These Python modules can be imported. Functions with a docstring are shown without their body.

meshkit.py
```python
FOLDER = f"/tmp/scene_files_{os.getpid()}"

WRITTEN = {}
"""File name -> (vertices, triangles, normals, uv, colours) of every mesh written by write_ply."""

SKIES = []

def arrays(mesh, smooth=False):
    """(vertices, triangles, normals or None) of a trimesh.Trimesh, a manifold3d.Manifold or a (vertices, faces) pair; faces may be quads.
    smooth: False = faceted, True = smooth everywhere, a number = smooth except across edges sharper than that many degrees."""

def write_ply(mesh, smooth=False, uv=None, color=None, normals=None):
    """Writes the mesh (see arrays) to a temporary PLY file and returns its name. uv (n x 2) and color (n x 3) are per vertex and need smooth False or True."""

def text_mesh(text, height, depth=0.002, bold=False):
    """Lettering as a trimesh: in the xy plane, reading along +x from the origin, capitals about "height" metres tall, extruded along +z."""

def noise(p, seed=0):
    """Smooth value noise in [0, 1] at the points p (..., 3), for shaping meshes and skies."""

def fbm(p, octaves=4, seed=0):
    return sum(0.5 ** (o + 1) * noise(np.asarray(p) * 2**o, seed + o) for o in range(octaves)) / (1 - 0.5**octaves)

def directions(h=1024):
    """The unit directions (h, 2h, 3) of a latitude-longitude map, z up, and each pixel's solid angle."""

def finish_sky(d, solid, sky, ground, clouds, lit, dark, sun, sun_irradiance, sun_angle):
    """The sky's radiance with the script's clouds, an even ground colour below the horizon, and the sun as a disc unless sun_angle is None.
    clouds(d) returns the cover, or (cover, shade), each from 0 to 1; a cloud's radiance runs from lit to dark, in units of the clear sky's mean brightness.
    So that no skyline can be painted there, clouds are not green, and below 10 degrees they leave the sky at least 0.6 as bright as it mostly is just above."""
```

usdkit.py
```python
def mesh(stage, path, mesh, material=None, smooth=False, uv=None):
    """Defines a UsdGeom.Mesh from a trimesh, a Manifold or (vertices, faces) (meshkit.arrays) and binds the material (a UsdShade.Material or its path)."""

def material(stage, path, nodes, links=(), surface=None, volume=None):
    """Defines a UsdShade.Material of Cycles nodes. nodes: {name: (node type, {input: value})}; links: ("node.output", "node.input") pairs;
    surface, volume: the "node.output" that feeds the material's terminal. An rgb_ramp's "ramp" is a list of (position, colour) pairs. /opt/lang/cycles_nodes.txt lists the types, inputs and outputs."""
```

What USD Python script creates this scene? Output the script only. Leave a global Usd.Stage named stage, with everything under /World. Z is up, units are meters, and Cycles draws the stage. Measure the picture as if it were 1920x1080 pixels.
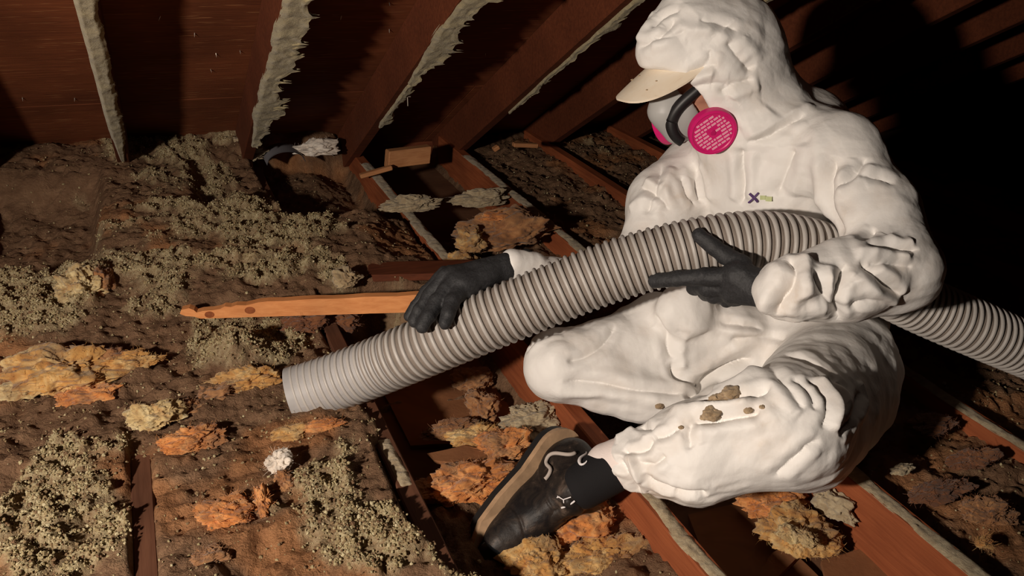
import math, random
import numpy as np, trimesh, usdkit, meshkit
from pxr import Usd, UsdGeom, UsdLux, UsdShade, Gf, Sdf, Vt

stage = Usd.Stage.CreateInMemory()
UsdGeom.SetStageUpAxis(stage, 'Z'); UsdGeom.SetStageMetersPerUnit(stage, 1.0)
UsdGeom.Xform.Define(stage, '/World'); UsdGeom.Scope.Define(stage, '/World/Looks')
rng = np.random.default_rng(7); random.seed(7)
PI = math.pi

# ------------------------------------------------------------------ camera, lamp, exposure
FPX = 1700.0                                      # focal length in pixels of the 1920 wide frame
R = np.array([[0.92737746, -0.1223623, 0.35355129], [-0.37237851, -0.39314863, 0.84069519], [0.03612881, -0.91129667, -0.41016227]])
CAM = np.array([0.0, 0.0, 1.0])
cam = UsdGeom.Camera.Define(stage, '/World/camera')
m4 = np.eye(4); m4[0, :3] = R[:, 0]; m4[1, :3] = -R[:, 1]; m4[2, :3] = -R[:, 2]; m4[3, :3] = CAM
cam.AddTransformOp().Set(Gf.Matrix4d(*m4.ravel().tolist()))
cam.CreateHorizontalApertureAttr(36.0); cam.CreateVerticalApertureAttr(20.25); cam.CreateFocalLengthAttr(FPX / 1920 * 36)
cam.CreateClippingRangeAttr(Gf.Vec2f(0.05, 100))
cam.CreateExposureAttr(0.0)


def look_at(pos, target):
    z = np.asarray(pos, float) - np.asarray(target, float); z /= np.linalg.norm(z)
    x = np.cross([0, 0, 1.0], z); x /= np.linalg.norm(x); y = np.cross(z, x)
    m = np.eye(4); m[0, :3], m[1, :3], m[2, :3], m[3, :3] = x, y, z, pos
    return Gf.Matrix4d(*m.ravel().tolist())


# the crew's work lamp: held low, well to the left of the camera and aimed across the bay at the worker
lamp = UsdLux.SphereLight.Define(stage, '/World/work_light')
lamp.AddTransformOp().Set(look_at((-1.10, 0.06, 1.02), (0.15, 1.55, 0.0)))
lamp.CreateRadiusAttr(0.055); lamp.CreateIntensityAttr(1.0); lamp.CreateNormalizeAttr(True)
lamp.CreateExposureAttr(6.15); lamp.CreateColorAttr(Gf.Vec3f(1.0, 0.87, 0.745))
sh = UsdLux.ShapingAPI.Apply(lamp.GetPrim()); sh.CreateShapingConeAngleAttr(39.5); sh.CreateShapingConeSoftnessAttr(0.65)


def P(px, py, d):
    """The world point at depth d (metres along the optical axis) seen at photo pixel (px, py)."""
    return CAM + R @ np.array([(px - 960) / FPX * d, (py - 540) / FPX * d, d])


def Pz(px, py, z=0.0):
    v = R @ np.array([(px - 960) / FPX, (py - 540) / FPX, 1.0])
    return CAM + v * (z - 1.0) / v[2]


def pix(p):
    c = (np.asarray(p) - CAM) @ R
    return c[..., 0] / c[..., 2] * FPX + 960, c[..., 1] / c[..., 2] * FPX + 540, c[..., 2]


def unit(v):
    v = np.asarray(v, float); return v / np.linalg.norm(v)


# ------------------------------------------------------------------ names, things, parts
used = {}


def numbered(path):
    n = used.get(path, 0); used[path] = n + 1
    return path if n == 0 else f'{path}_{n:03d}'


def tag(prim, label=None, cat=None, group=None, kind=None):
    for k, v in (('label', label), ('category', cat), ('group', group), ('kind', kind)):
        if v:
            prim.SetCustomDataByKey(k, v)
    return prim


ORIGIN = {}


def thing(name, label, cat, loc=(0, 0, 0), group=None, kind=None):
    path = numbered('/World/' + name)
    x = UsdGeom.Xform.Define(stage, path); x.AddTranslateOp().Set(Gf.Vec3d(*map(float, loc)))
    ORIGIN[path] = np.asarray(loc, float)
    tag(x.GetPrim(), label, cat, group, kind)
    return path


def part(parent, name, mesh, mat, smooth=30, label=None, kind=None):
    """One Mesh (given in world space) as the child of a thing or part."""
    path = numbered(parent + '/' + name)
    o = next((ORIGIN[parent] for _ in [0] if parent in ORIGIN), None)
    if o is None:
        o = np.zeros(3)
    ORIGIN[path] = o
    v, f, n = meshkit.arrays(mesh, smooth)
    v = v - o
    m = UsdGeom.Mesh.Define(stage, path)
    m.CreatePointsAttr(Vt.Vec3fArray.FromNumpy(v.astype(np.float32)))
    m.CreateFaceVertexCountsAttr(Vt.IntArray.FromNumpy(np.full(len(f), 3, np.int32)))
    m.CreateFaceVertexIndicesAttr(Vt.IntArray.FromNumpy(f.astype(np.int32).ravel()))
    m.CreateSubdivisionSchemeAttr('none')
    if n is not None:
        m.CreateNormalsAttr(Vt.Vec3fArray.FromNumpy(n.astype(np.float32))); m.SetNormalsInterpolation('vertex')
    UsdShade.MaterialBindingAPI.Apply(m.GetPrim()).Bind(mat)
    tag(m.GetPrim(), label, kind=kind)
    return path


def solo(name, mesh, mat, label=None, cat=None, smooth=30, group=None, kind=None):
    """A thing that is a single Mesh."""
    p = part('/World', name, mesh, mat, smooth)
    tag(stage.GetPrimAtPath(p), label, cat, group, kind)
    return p


def primvar(path, name, values):
    UsdGeom.PrimvarsAPI(stage.GetPrimAtPath(path)).CreatePrimvar(name, Sdf.ValueTypeNames.Color3fArray, 'vertex').Set(Vt.Vec3fArray.FromNumpy(np.asarray(values, np.float32)))


# ------------------------------------------------------------------ materials
def plain(name, color, rough=0.6, spec=0.4, bump=0, scale=60, metal=0, vary=0.0, sheen=0):
    nodes = {'p': ('principled_bsdf', {'base_color': color, 'roughness': rough, 'specular_ior_level': spec, 'metallic': metal, 'sheen_weight': sheen})}
    links = []
    if vary or bump:
        nodes['tc'] = ('texture_coordinate', {}); nodes['n'] = ('noise_texture', {'scale': scale, 'detail': 4.0, 'roughness': 0.6}); links.append(('tc.object', 'n.vector'))
    if vary:
        c = np.asarray(color)
        nodes['r'] = ('rgb_ramp', {'ramp': [(0.3, tuple(c * (1 - vary))), (0.7, tuple(np.minimum(c * (1 + vary), 1)))]})
        links += [('n.fac', 'r.fac'), ('r.color', 'p.base_color')]
    if bump:
        nodes['b'] = ('bump', {'strength': bump, 'distance': 0.002}); links += [('n.fac', 'b.height'), ('b.normal', 'p.normal')]
    return usdkit.material(stage, '/World/Looks/' + name, nodes, links, surface='p.BSDF')


def wood(name, dark, light, stretch=(1, 14, 14), rough=0.75, streak=None):
    """Sawn timber: grain runs along the axis of the small stretch factor."""
    nodes = {'tc': ('texture_coordinate', {}), 'm': ('mapping', {'scale': stretch}),
             'n': ('noise_texture', {'scale': 6.0, 'detail': 6.0, 'roughness': 0.65, 'distortion': 0.4}),
             'r': ('rgb_ramp', {'ramp': [(0.25, dark), (0.5, tuple((np.array(dark) + np.array(light)) / 2)), (0.75, light)]}),
             'n2': ('noise_texture', {'scale': 3.0, 'detail': 3.0}), 'mx': ('mix', {'mix_type': 'multiply', 'fac': 0.7}),
             'r2': ('rgb_ramp', {'ramp': [(0.35, (0.55, 0.5, 0.48)), (0.65, (1.15, 1.1, 1.05))]}),
             'b': ('bump', {'strength': 0.5, 'distance': 0.002}), 'p': ('principled_bsdf', {'roughness': rough, 'specular_ior_level': 0.25})}
    links = [('tc.object', 'm.vector'), ('m.vector', 'n.vector'), ('n.fac', 'r.fac'), ('tc.object', 'n2.vector'), ('n2.fac', 'r2.fac'),
             ('r.color', 'mx.color1'), ('r2.color', 'mx.color2'), ('n.fac', 'b.height'), ('b.normal', 'p.normal')]
    if streak:
        nodes['m3'] = ('mapping', {'scale': tuple(np.array(stretch) * 1.7)}); nodes['n3'] = ('noise_texture', {'scale': 5.0, 'detail': 2.0})
        nodes['r3'] = ('rgb_ramp', {'ramp': [(0.66, (0, 0, 0)), (0.72, (1, 1, 1))]}); nodes['mx3'] = ('mix', {'color2': streak})
        links += [('tc.object', 'm3.vector'), ('m3.vector', 'n3.vector'), ('n3.fac', 'r3.fac'), ('r3.color', 'mx3.fac'), ('mx.color', 'mx3.color1'), ('mx3.color', 'p.base_color')]
    else:
        links.append(('mx.color', 'p.base_color'))
    return usdkit.material(stage, '/World/Looks/' + name, nodes, links, surface='p.BSDF')


def mottled(name, stops, scale=22, rough=0.9, bump=0.45, fine=90, dist=0.006, sheen=0.2, translucent=0.0):
    nodes = {'tc': ('texture_coordinate', {}), 'n': ('noise_texture', {'scale': scale, 'detail': 5.0, 'roughness': 0.65, 'distortion': 0.6}),
             'r': ('rgb_ramp', {'ramp': stops}), 'f': ('noise_texture', {'scale': fine, 'detail': 4.0, 'roughness': 0.7}),
             'b': ('bump', {'strength': bump, 'distance': dist}), 'p': ('principled_bsdf', {'roughness': rough, 'specular_ior_level': 0.15, 'sheen_weight': sheen})}
    links = [('tc.object', 'n.vector'), ('tc.object', 'f.vector'), ('n.fac', 'r.fac'), ('r.color', 'p.base_color'), ('f.fac', 'b.height'), ('b.normal', 'p.normal')]
    return usdkit.material(stage, '/World/Looks/' + name, nodes, links, surface='p.BSDF')


def fibrous(name, low, mid, high, dust=(0.20, 0.115, 0.062)):
    """Glass wool: blended tones with brown dust lying in patches."""
    nodes = {'tc': ('texture_coordinate', {}), 'n': ('noise_texture', {'scale': 20.0, 'detail': 5.0, 'roughness': 0.6, 'distortion': 1.2}), 'r': ('rgb_ramp', {'ramp': [(0.28, low), (0.48, mid), (0.70, high)]}),
             'd': ('noise_texture', {'scale': 9.0, 'detail': 5.0, 'roughness': 0.65}), 'rd': ('rgb_ramp', {'ramp': [(0.46, (0, 0, 0)), (0.68, (0.8, 0.8, 0.8))]}), 'mx': ('mix', {'color2': dust}),
             'f': ('noise_texture', {'scale': 110.0, 'detail': 4.0, 'roughness': 0.7, 'distortion': 0.8}), 'b': ('bump', {'strength': 0.5, 'distance': 0.005}), 'p': ('principled_bsdf', {'roughness': 0.95, 'specular_ior_level': 0.12, 'sheen_weight': 0.2})}
    return usdkit.material(stage, '/World/Looks/' + name, nodes, [('tc.object', 'n.vector'), ('tc.object', 'd.vector'), ('tc.object', 'f.vector'), ('n.fac', 'r.fac'), ('d.fac', 'rd.fac'), ('rd.color', 'mx.fac'), ('r.color', 'mx.color1'),
                           ('mx.color', 'p.base_color'), ('f.fac', 'b.height'), ('b.normal', 'p.normal')], surface='p.BSDF')


M = {}
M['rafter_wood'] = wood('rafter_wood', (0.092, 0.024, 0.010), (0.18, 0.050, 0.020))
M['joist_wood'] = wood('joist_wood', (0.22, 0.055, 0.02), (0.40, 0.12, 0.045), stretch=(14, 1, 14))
M['plywood'] = wood('plywood', (0.15, 0.042, 0.017), (0.29, 0.092, 0.036), stretch=(1.2, 18, 18), streak=(0.42, 0.19, 0.08))
M['joist_dusty'] = wood('joist_dusty', (0.10, 0.04, 0.022), (0.17, 0.075, 0.042), stretch=(14, 1, 14))
M['board_wood'] = wood('board_wood', (0.58, 0.22, 0.075), (0.80, 0.36, 0.14), stretch=(1, 14, 14))
M['knot'] = plain('knot', (0.26, 0.075, 0.025), 0.7, 0.2, vary=0.3, scale=80)
M['block_wood'] = wood('block_wood', (0.42, 0.18, 0.075), (0.62, 0.31, 0.14), stretch=(1, 14, 14))
M['paper'] = mottled('paper', [(0.3, (0.17, 0.07, 0.032)), (0.7, (0.29, 0.125, 0.055))], scale=5, bump=0.2, fine=60, sheen=0)
M['plaster'] = mottled('plaster', [(0.3, (0.12, 0.055, 0.03)), (0.7, (0.2, 0.1, 0.055))], scale=4, bump=0.2, sheen=0)
M['crust'] = mottled('crust', [(0.25, (0.22, 0.17, 0.09)), (0.5, (0.36, 0.30, 0.17)), (0.75, (0.47, 0.40, 0.24))], scale=45, fine=220)
M['fiber_orange'] = fibrous('fiber_orange', (0.30, 0.10, 0.03), (0.55, 0.21, 0.06), (0.64, 0.34, 0.14))
M['fiber_yellow'] = fibrous('fiber_yellow', (0.36, 0.14, 0.035), (0.50, 0.27, 0.085), (0.64, 0.47, 0.23))
M['fiber_cream'] = fibrous('fiber_cream', (0.36, 0.18, 0.065), (0.52, 0.38, 0.18), (0.66, 0.55, 0.32))
M['fiber_brown'] = fibrous('fiber_brown', (0.17, 0.075, 0.032), (0.30, 0.135, 0.055), (0.44, 0.23, 0.10))
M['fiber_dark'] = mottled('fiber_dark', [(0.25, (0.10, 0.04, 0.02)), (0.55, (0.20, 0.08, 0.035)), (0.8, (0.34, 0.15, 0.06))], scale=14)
M['fiber_white'] = mottled('fiber_white', [(0.25, (0.55, 0.45, 0.36)), (0.7, (0.82, 0.76, 0.68))], scale=16)
M['grey_fill'] = mottled('grey_fill', [(0.25, (0.24, 0.17, 0.10)), (0.5, (0.38, 0.30, 0.19)), (0.75, (0.50, 0.42, 0.28))], scale=50, fine=200)
M['mound'] = mottled('mound', [(0.3, (0.24, 0.155, 0.08)), (0.52, (0.38, 0.28, 0.16)), (0.72, (0.50, 0.41, 0.25))], scale=40, fine=160)
M['nail'] = plain('nail', (0.62, 0.56, 0.48), 0.35, 0.5, metal=0.8)
M['baffle'] = plain('baffle', (0.22, 0.21, 0.23), 0.6)
M['skin'] = plain('skin', (0.52, 0.25, 0.17), 0.5, 0.4, bump=0.15, scale=200)
M['eye'] = plain('eye', (0.8, 0.76, 0.7), 0.2, 0.5)
M['glove'] = plain('glove', (0.026, 0.026, 0.028), 0.62, 0.4, bump=0.5, scale=260, vary=0.35)
M['sock'] = plain('sock', (0.012, 0.011, 0.012), 0.85, 0.2, bump=0.4, scale=500)
M['sock_white'] = plain('sock_white', (0.80, 0.70, 0.66), 0.8, 0.2, bump=0.3, scale=400)
M['shoe_black'] = mottled('shoe_black', [(0.42, (0.012, 0.010, 0.010)), (0.58, (0.030, 0.022, 0.018)), (0.72, (0.11, 0.078, 0.060))], scale=26, rough=0.42, bump=0.25, fine=200, dist=0.002, sheen=0)
M['toe_cap'] = plain('toe_cap', (0.014, 0.016, 0.018), 0.22, 0.5)
M['outsole'] = plain('outsole', (0.010, 0.009, 0.009), 0.7)
M['midsole'] = plain('midsole', (0.42, 0.27, 0.16), 0.6, vary=0.2, scale=40)
M['lace'] = plain('lace', (0.42, 0.36, 0.32), 0.8)
M['mark_white'] = plain('mark_white', (0.72, 0.68, 0.68), 0.5)
M['cap_cloth'] = mottled('cap_cloth', [(0.25, (0.62, 0.46, 0.33)), (0.40, (0.80, 0.68, 0.53)), (0.6, (0.84, 0.75, 0.62))], scale=12, rough=0.8, bump=0.15, fine=300, dist=0.001, sheen=0)
M['mask_grey'] = plain('mask_grey', (0.42, 0.42, 0.41), 0.45)
M['mask_black'] = plain('mask_black', (0.014, 0.013, 0.014), 0.45)
M['pink'] = plain('pink', (0.66, 0.012, 0.16), 0.4)
M['pink_dark'] = plain('pink_dark', (0.5, 0.008, 0.12), 0.4)
M['pink_pale'] = plain('pink_pale', (0.86, 0.36, 0.48), 0.6)
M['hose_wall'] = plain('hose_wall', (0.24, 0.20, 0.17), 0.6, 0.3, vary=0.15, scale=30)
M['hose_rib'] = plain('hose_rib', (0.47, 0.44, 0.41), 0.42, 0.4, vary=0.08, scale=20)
M['hose_cuff'] = plain('hose_cuff', (0.40, 0.385, 0.38), 0.55, 0.35, vary=0.1, scale=25)
M['mark_purple'] = plain('mark_purple', (0.10, 0.05, 0.16), 0.6)
M['mark_green'] = plain('mark_green', (0.50, 0.55, 0.28), 0.6)
M['crumb'] = mottled('crumb', [(0.3, (0.28, 0.19, 0.11)), (0.7, (0.48, 0.36, 0.23))], scale=80)
# spun white overall cloth with faint dust smears
M['suit'] = usdkit.material(stage, '/World/Looks/suit', {
    'tc': ('texture_coordinate', {}), 'n': ('noise_texture', {'scale': 9.0, 'detail': 5.0, 'roughness': 0.62}),
    'r': ('rgb_ramp', {'ramp': [(0.22, (0.66, 0.56, 0.46)), (0.36, (0.79, 0.745, 0.70)), (0.5, (0.83, 0.805, 0.775))]}),
    'f': ('noise_texture', {'scale': 70.0, 'detail': 3.0}), 'b': ('bump', {'strength': 0.22, 'distance': 0.004}),
    'p': ('principled_bsdf', {'roughness': 0.55, 'specular_ior_level': 0.3})},
    [('tc.object', 'n.vector'), ('n.fac', 'r.fac'), ('r.color', 'p.base_color'), ('tc.object', 'f.vector'), ('f.fac', 'b.height'), ('b.normal', 'p.normal')], surface='p.BSDF')
# loose fill: brown dust and pale grey-green granules, mixed by the mesh's own "tone"
M['fill'] = usdkit.material(stage, '/World/Looks/fill', {
    'tc': ('texture_coordinate', {}), 'a': ('attribute', {'attribute': 'tone'}), 's': ('separate_color', {}),
    'n': ('noise_texture', {'scale': 22.0, 'detail': 6.0, 'roughness': 0.7}), 'g': ('noise_texture', {'scale': 130.0, 'detail': 4.0, 'roughness': 0.7}),
    'rb': ('rgb_ramp', {'ramp': [(0.3, (0.12, 0.064, 0.036)), (0.55, (0.20, 0.115, 0.066)), (0.75, (0.30, 0.185, 0.108))]}),
    'rp': ('rgb_ramp', {'ramp': [(0.3, (0.24, 0.165, 0.085)), (0.5, (0.40, 0.325, 0.19)), (0.72, (0.56, 0.49, 0.31))]}),
    'ro': ('rgb_ramp', {'ramp': [(0.3, (0.26, 0.10, 0.035)), (0.6, (0.48, 0.20, 0.07))]}),
    'm': ('mix', {}), 'm2': ('mix', {}), 'b': ('bump', {'strength': 0.9, 'distance': 0.008}), 'p': ('principled_bsdf', {'roughness': 0.92, 'specular_ior_level': 0.15})},
    [('a.color', 's.color'), ('tc.object', 'n.vector'), ('tc.object', 'g.vector'), ('n.fac', 'rb.fac'), ('g.fac', 'rp.fac'), ('n.fac', 'ro.fac'), ('s.r', 'm.fac'), ('rb.color', 'm.color1'),
     ('rp.color', 'm.color2'), ('s.g', 'm2.fac'), ('m.color', 'm2.color1'), ('ro.color', 'm2.color2'), ('m2.color', 'p.base_color'), ('g.fac', 'b.height'), ('b.normal', 'p.normal')], surface='p.BSDF')
M['granule'] = usdkit.material(stage, '/World/Looks/granule', {
    'o': ('object_info', {}), 'r': ('rgb_ramp', {'ramp': [(0.0, (0.16, 0.09, 0.05)), (0.35, (0.26, 0.19, 0.10)), (0.8, (0.36, 0.30, 0.165)), (1.0, (0.50, 0.43, 0.27))]}),
    'p': ('principled_bsdf', {'roughness': 0.9, 'specular_ior_level': 0.2})}, [('o.random', 'r.fac'), ('r.color', 'p.base_color')], surface='p.BSDF')


# ------------------------------------------------------------------ mesh helpers
def box(lo, hi, bevel=0.0):
    lo, hi = np.asarray(lo, float), np.asarray(hi, float)
    if bevel <= 0:
        return trimesh.creation.box(bounds=[lo, hi])
    c = []
    for s in np.ndindex(2, 2, 2):
        for k in range(3):
            p = np.where(np.array(s) == 0, lo + bevel, hi - bevel)
            p[k] = lo[k] if s[k] == 0 else hi[k]
            c.append(p)
    return trimesh.convex.convex_hull(np.array(c))


def place(mesh, x, y, z, origin):
    """Maps local axes onto the world axes x, y, z at the origin."""
    m = mesh.copy(); m.vertices = np.asarray(origin) + m.vertices[:, :1] * x + m.vertices[:, 1:2] * y + m.vertices[:, 2:] * z
    if np.dot(np.cross(x, y), z) < 0:
        m.invert()
    return m


def grid(nu, nv, fn):
    u, v = np.meshgrid(np.linspace(0, 1, nu), np.linspace(0, 1, nv), indexing='ij')
    p = fn(u.ravel(), v.ravel())
    i, j = np.meshgrid(np.arange(nu - 1), np.arange(nv - 1), indexing='ij')
    a = (i * nv + j).ravel(); q = np.stack([a, a + nv, a + nv + 1, a + 1], 1)
    return trimesh.Trimesh(p, np.vstack([q[:, [0, 1, 2]], q[:, [0, 2, 3]]]), process=False)


def spline(pts, n):
    from scipy.interpolate import CubicSpline
    pts = np.asarray(pts, float); t = np.r_[0, np.cumsum(np.linalg.norm(np.diff(pts, axis=0), axis=1))]
    c = CubicSpline(t, pts); fine = c(np.linspace(0, t[-1], 4000))
    s = np.r_[0, np.cumsum(np.linalg.norm(np.diff(fine, axis=0), axis=1))]
    u = np.linspace(0, s[-1], n)
    return np.stack([np.interp(u, s, fine[:, k]) for k in range(3)], 1), u


def frames(c):
    t = np.gradient(c, axis=0); t /= np.linalg.norm(t, axis=1, keepdims=True)
    n = np.zeros_like(t); a = np.cross(t[0], [0, 0, 1.0]); a /= np.linalg.norm(a); n[0] = a
    for i in range(1, len(t)):
        a = n[i - 1] - t[i] * np.dot(n[i - 1], t[i]); n[i] = a / np.linalg.norm(a)
    return t, n, np.cross(t, n)


def tube(c, r, sides=12, caps=True):
    c = np.asarray(c, float); r = np.broadcast_to(r, (len(c),)); t, a, b = frames(c)
    an = np.arange(sides) * 2 * PI / sides
    v = c[:, None] + r[:, None, None] * (np.cos(an)[None, :, None] * a[:, None] + np.sin(an)[None, :, None] * b[:, None])
    n = len(c); i, j = np.meshgrid(np.arange(n - 1), np.arange(sides), indexing='ij')
    q = np.stack([i * sides + j, i * sides + (j + 1) % sides, (i + 1) * sides + (j + 1) % sides, (i + 1) * sides + j], -1).reshape(-1, 4)
    f = np.vstack([q[:, [0, 1, 2]], q[:, [0, 2, 3]]]); v = v.reshape(-1, 3)
    if caps:
        k = len(v); v = np.vstack([v, c[0], c[-1]]); j = np.arange(sides)
        f = np.vstack([f, np.stack([np.full(sides, k), (j + 1) % sides, j], 1), np.stack([np.full(sides, k + 1), (n - 1) * sides + j, (n - 1) * sides + (j + 1) % sides], 1)])
    return trimesh.Trimesh(v, f, process=False)


def lathe(profile, n=48):
    """profile: (radius, height) rows about local z."""
    p = np.asarray(profile, float); an = np.arange(n) * 2 * PI / n
    v = np.stack([p[:, None, 0] * np.cos(an), p[:, None, 0] * np.sin(an), np.broadcast_to(p[:, None, 1], (len(p), n))], -1).reshape(-1, 3)
    i, j = np.meshgrid(np.arange(len(p) - 1), np.arange(n), indexing='ij')
    q = np.stack([i * n + j, i * n + (j + 1) % n, (i + 1) * n + (j + 1) % n, (i + 1) * n + j], -1).reshape(-1, 4)
    return trimesh.Trimesh(v, np.vstack([q[:, [0, 1, 2]], q[:, [0, 2, 3]]]), process=False)


# signed distance bodies
class Body:
    def __init__(self):
        self.items = []

    def cone(self, a, b, ra, rb, k=0.03, cut=False):
        self.items.append(('c', np.asarray(a, np.float32), np.asarray(b, np.float32), ra, rb, k, cut)); return self

    def ball(self, c, radii, axes=None, k=0.03, cut=False):
        self.items.append(('e', np.asarray(c, np.float32), np.broadcast_to(np.asarray(radii, np.float32), (3,)), np.eye(3, dtype=np.float32) if axes is None else np.asarray(axes, np.float32), cut, k, None)); return self

    def __call__(self, p):
        p = np.asarray(p, np.float32); d = None
        for it in self.items:
            if it[0] == 'c':
                _, a, b, ra, rb, k, cut = it
                ab = b - a; L = float(ab @ ab) + 1e-12
                t = np.clip(((p - a) @ ab) / L, 0, 1)
                w = p - a - t[:, None] * ab
                e = np.sqrt((w * w).sum(1)) - (ra + (rb - ra) * t)
            else:
                _, c, r, ax, cut, k, _2 = it
                q = (p - c) @ ax.T
                k0 = np.sqrt(((q / r) ** 2).sum(1)); k1 = np.sqrt(((q / r ** 2) ** 2).sum(1)) + 1e-9
                e = k0 * (k0 - 1) / k1
            if d is None:
                d = e
            elif cut:
                h = np.maximum(k - np.abs(d + e), 0) / k; d = np.maximum(d, -e) + h * h * k / 4
            else:
                h = np.maximum(k - np.abs(d - e), 0) / k; d = np.minimum(d, e) - h * h * k / 4
        return d

    def bounds(self, pad):
        lo, hi = np.full(3, 9e9), np.full(3, -9e9)
        for it in self.items:
            if it[0] == 'c' and it[6]:
                continue
            if it[0] == 'c':
                r = max(it[3], it[4]); pts = [it[1], it[2]]
            elif it[4]:
                continue
            else:
                r = float(it[2].max()); pts = [it[1]]
            for q in pts:
                lo, hi = np.minimum(lo, q - r), np.maximum(hi, q + r)
        return lo - pad, hi + pad


def grad(f, p, e=0.0015):
    g = np.stack([f(p + np.eye(3)[k] * e) - f(p - np.eye(3)[k] * e) for k in range(3)], 1)
    return g / (np.linalg.norm(g, axis=1, keepdims=True) + 1e-9)


def nets(f, lo, hi, h):
    n = np.ceil((np.asarray(hi) - lo) / h).astype(int) + 1
    ax = [lo[k] + h * np.arange(n[k]) for k in range(3)]
    vals = np.empty(n, np.float32)
    yz = np.stack(np.meshgrid(ax[1], ax[2], indexing='ij'), -1).reshape(-1, 2).astype(np.float32)
    for s in range(0, n[0], 16):
        xs = ax[0][s:s + 16]
        pts = np.concatenate([np.column_stack([np.full(len(yz), x, np.float32), yz]) for x in xs])
        vals[s:s + 16] = f(pts).reshape(len(xs), n[1], n[2])
    ins = vals < 0
    cs = sum(ins[a:n[0] - 1 + a, b:n[1] - 1 + b, c:n[2] - 1 + c].astype(np.int8) for a, b, c in np.ndindex(2, 2, 2))
    act = (cs > 0) & (cs < 8); idx = np.full(act.shape, -1, np.int64); cells = np.argwhere(act); idx[act] = np.arange(len(cells))
    acc, cnt = np.zeros((len(cells), 3)), np.zeros(len(cells))
    corners = list(np.ndindex(2, 2, 2))
    for a in corners:
        for k in range(3):
            if a[k] == 0:
                b = list(a); b[k] = 1
                va, vb = vals[tuple((cells + a).T)], vals[tuple((cells + b).T)]
                x = (va < 0) != (vb < 0); t = va / np.where(x, va - vb, 1)
                q = np.tile(np.array(a, float), (len(cells), 1)); q[:, k] = t
                acc[x] += q[x]; cnt += x
    v = lo + h * (cells + acc / cnt[:, None])
    quads = []
    for k in range(3):
        u, w = (k + 1) % 3, (k + 2) % 3
        sl0, sl1 = [slice(None)] * 3, [slice(None)] * 3
        sl0[k], sl1[k] = slice(0, -1), slice(1, None)
        e = np.argwhere(ins[tuple(sl0)] != ins[tuple(sl1)])
        e = e[(e[:, u] > 0) & (e[:, w] > 0) & (e[:, u] < n[u] - 1) & (e[:, w] < n[w] - 1)]
        s = ins[tuple(e.T)]
        du, dw = np.eye(3, dtype=int)[u], np.eye(3, dtype=int)[w]
        c = [idx[tuple((e - du * i - dw * j).T)] for i, j in ((1, 1), (0, 1), (0, 0), (1, 0))]
        q = np.stack(c, 1); q[~s] = q[~s][:, ::-1]; quads.append(q)
    q = np.vstack(quads)
    return trimesh.Trimesh(v, np.vstack([q[:, [0, 1, 2]], q[:, [0, 2, 3]]]), process=False)


def skin(body, h, subdiv=0, pad=0.02, it=2):
    m = nets(body, *body.bounds(pad), h)
    v, f = np.array(m.vertices), np.array(m.faces)
    for s in range(subdiv + 1):
        if s:
            v, f = trimesh.remesh.subdivide(v, f)
        for _ in range(it):
            v = v - grad(body, v) * np.clip(body(v), -h, h)[:, None] * 0.8
    return trimesh.Trimesh(v, f, process=False)


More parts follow.
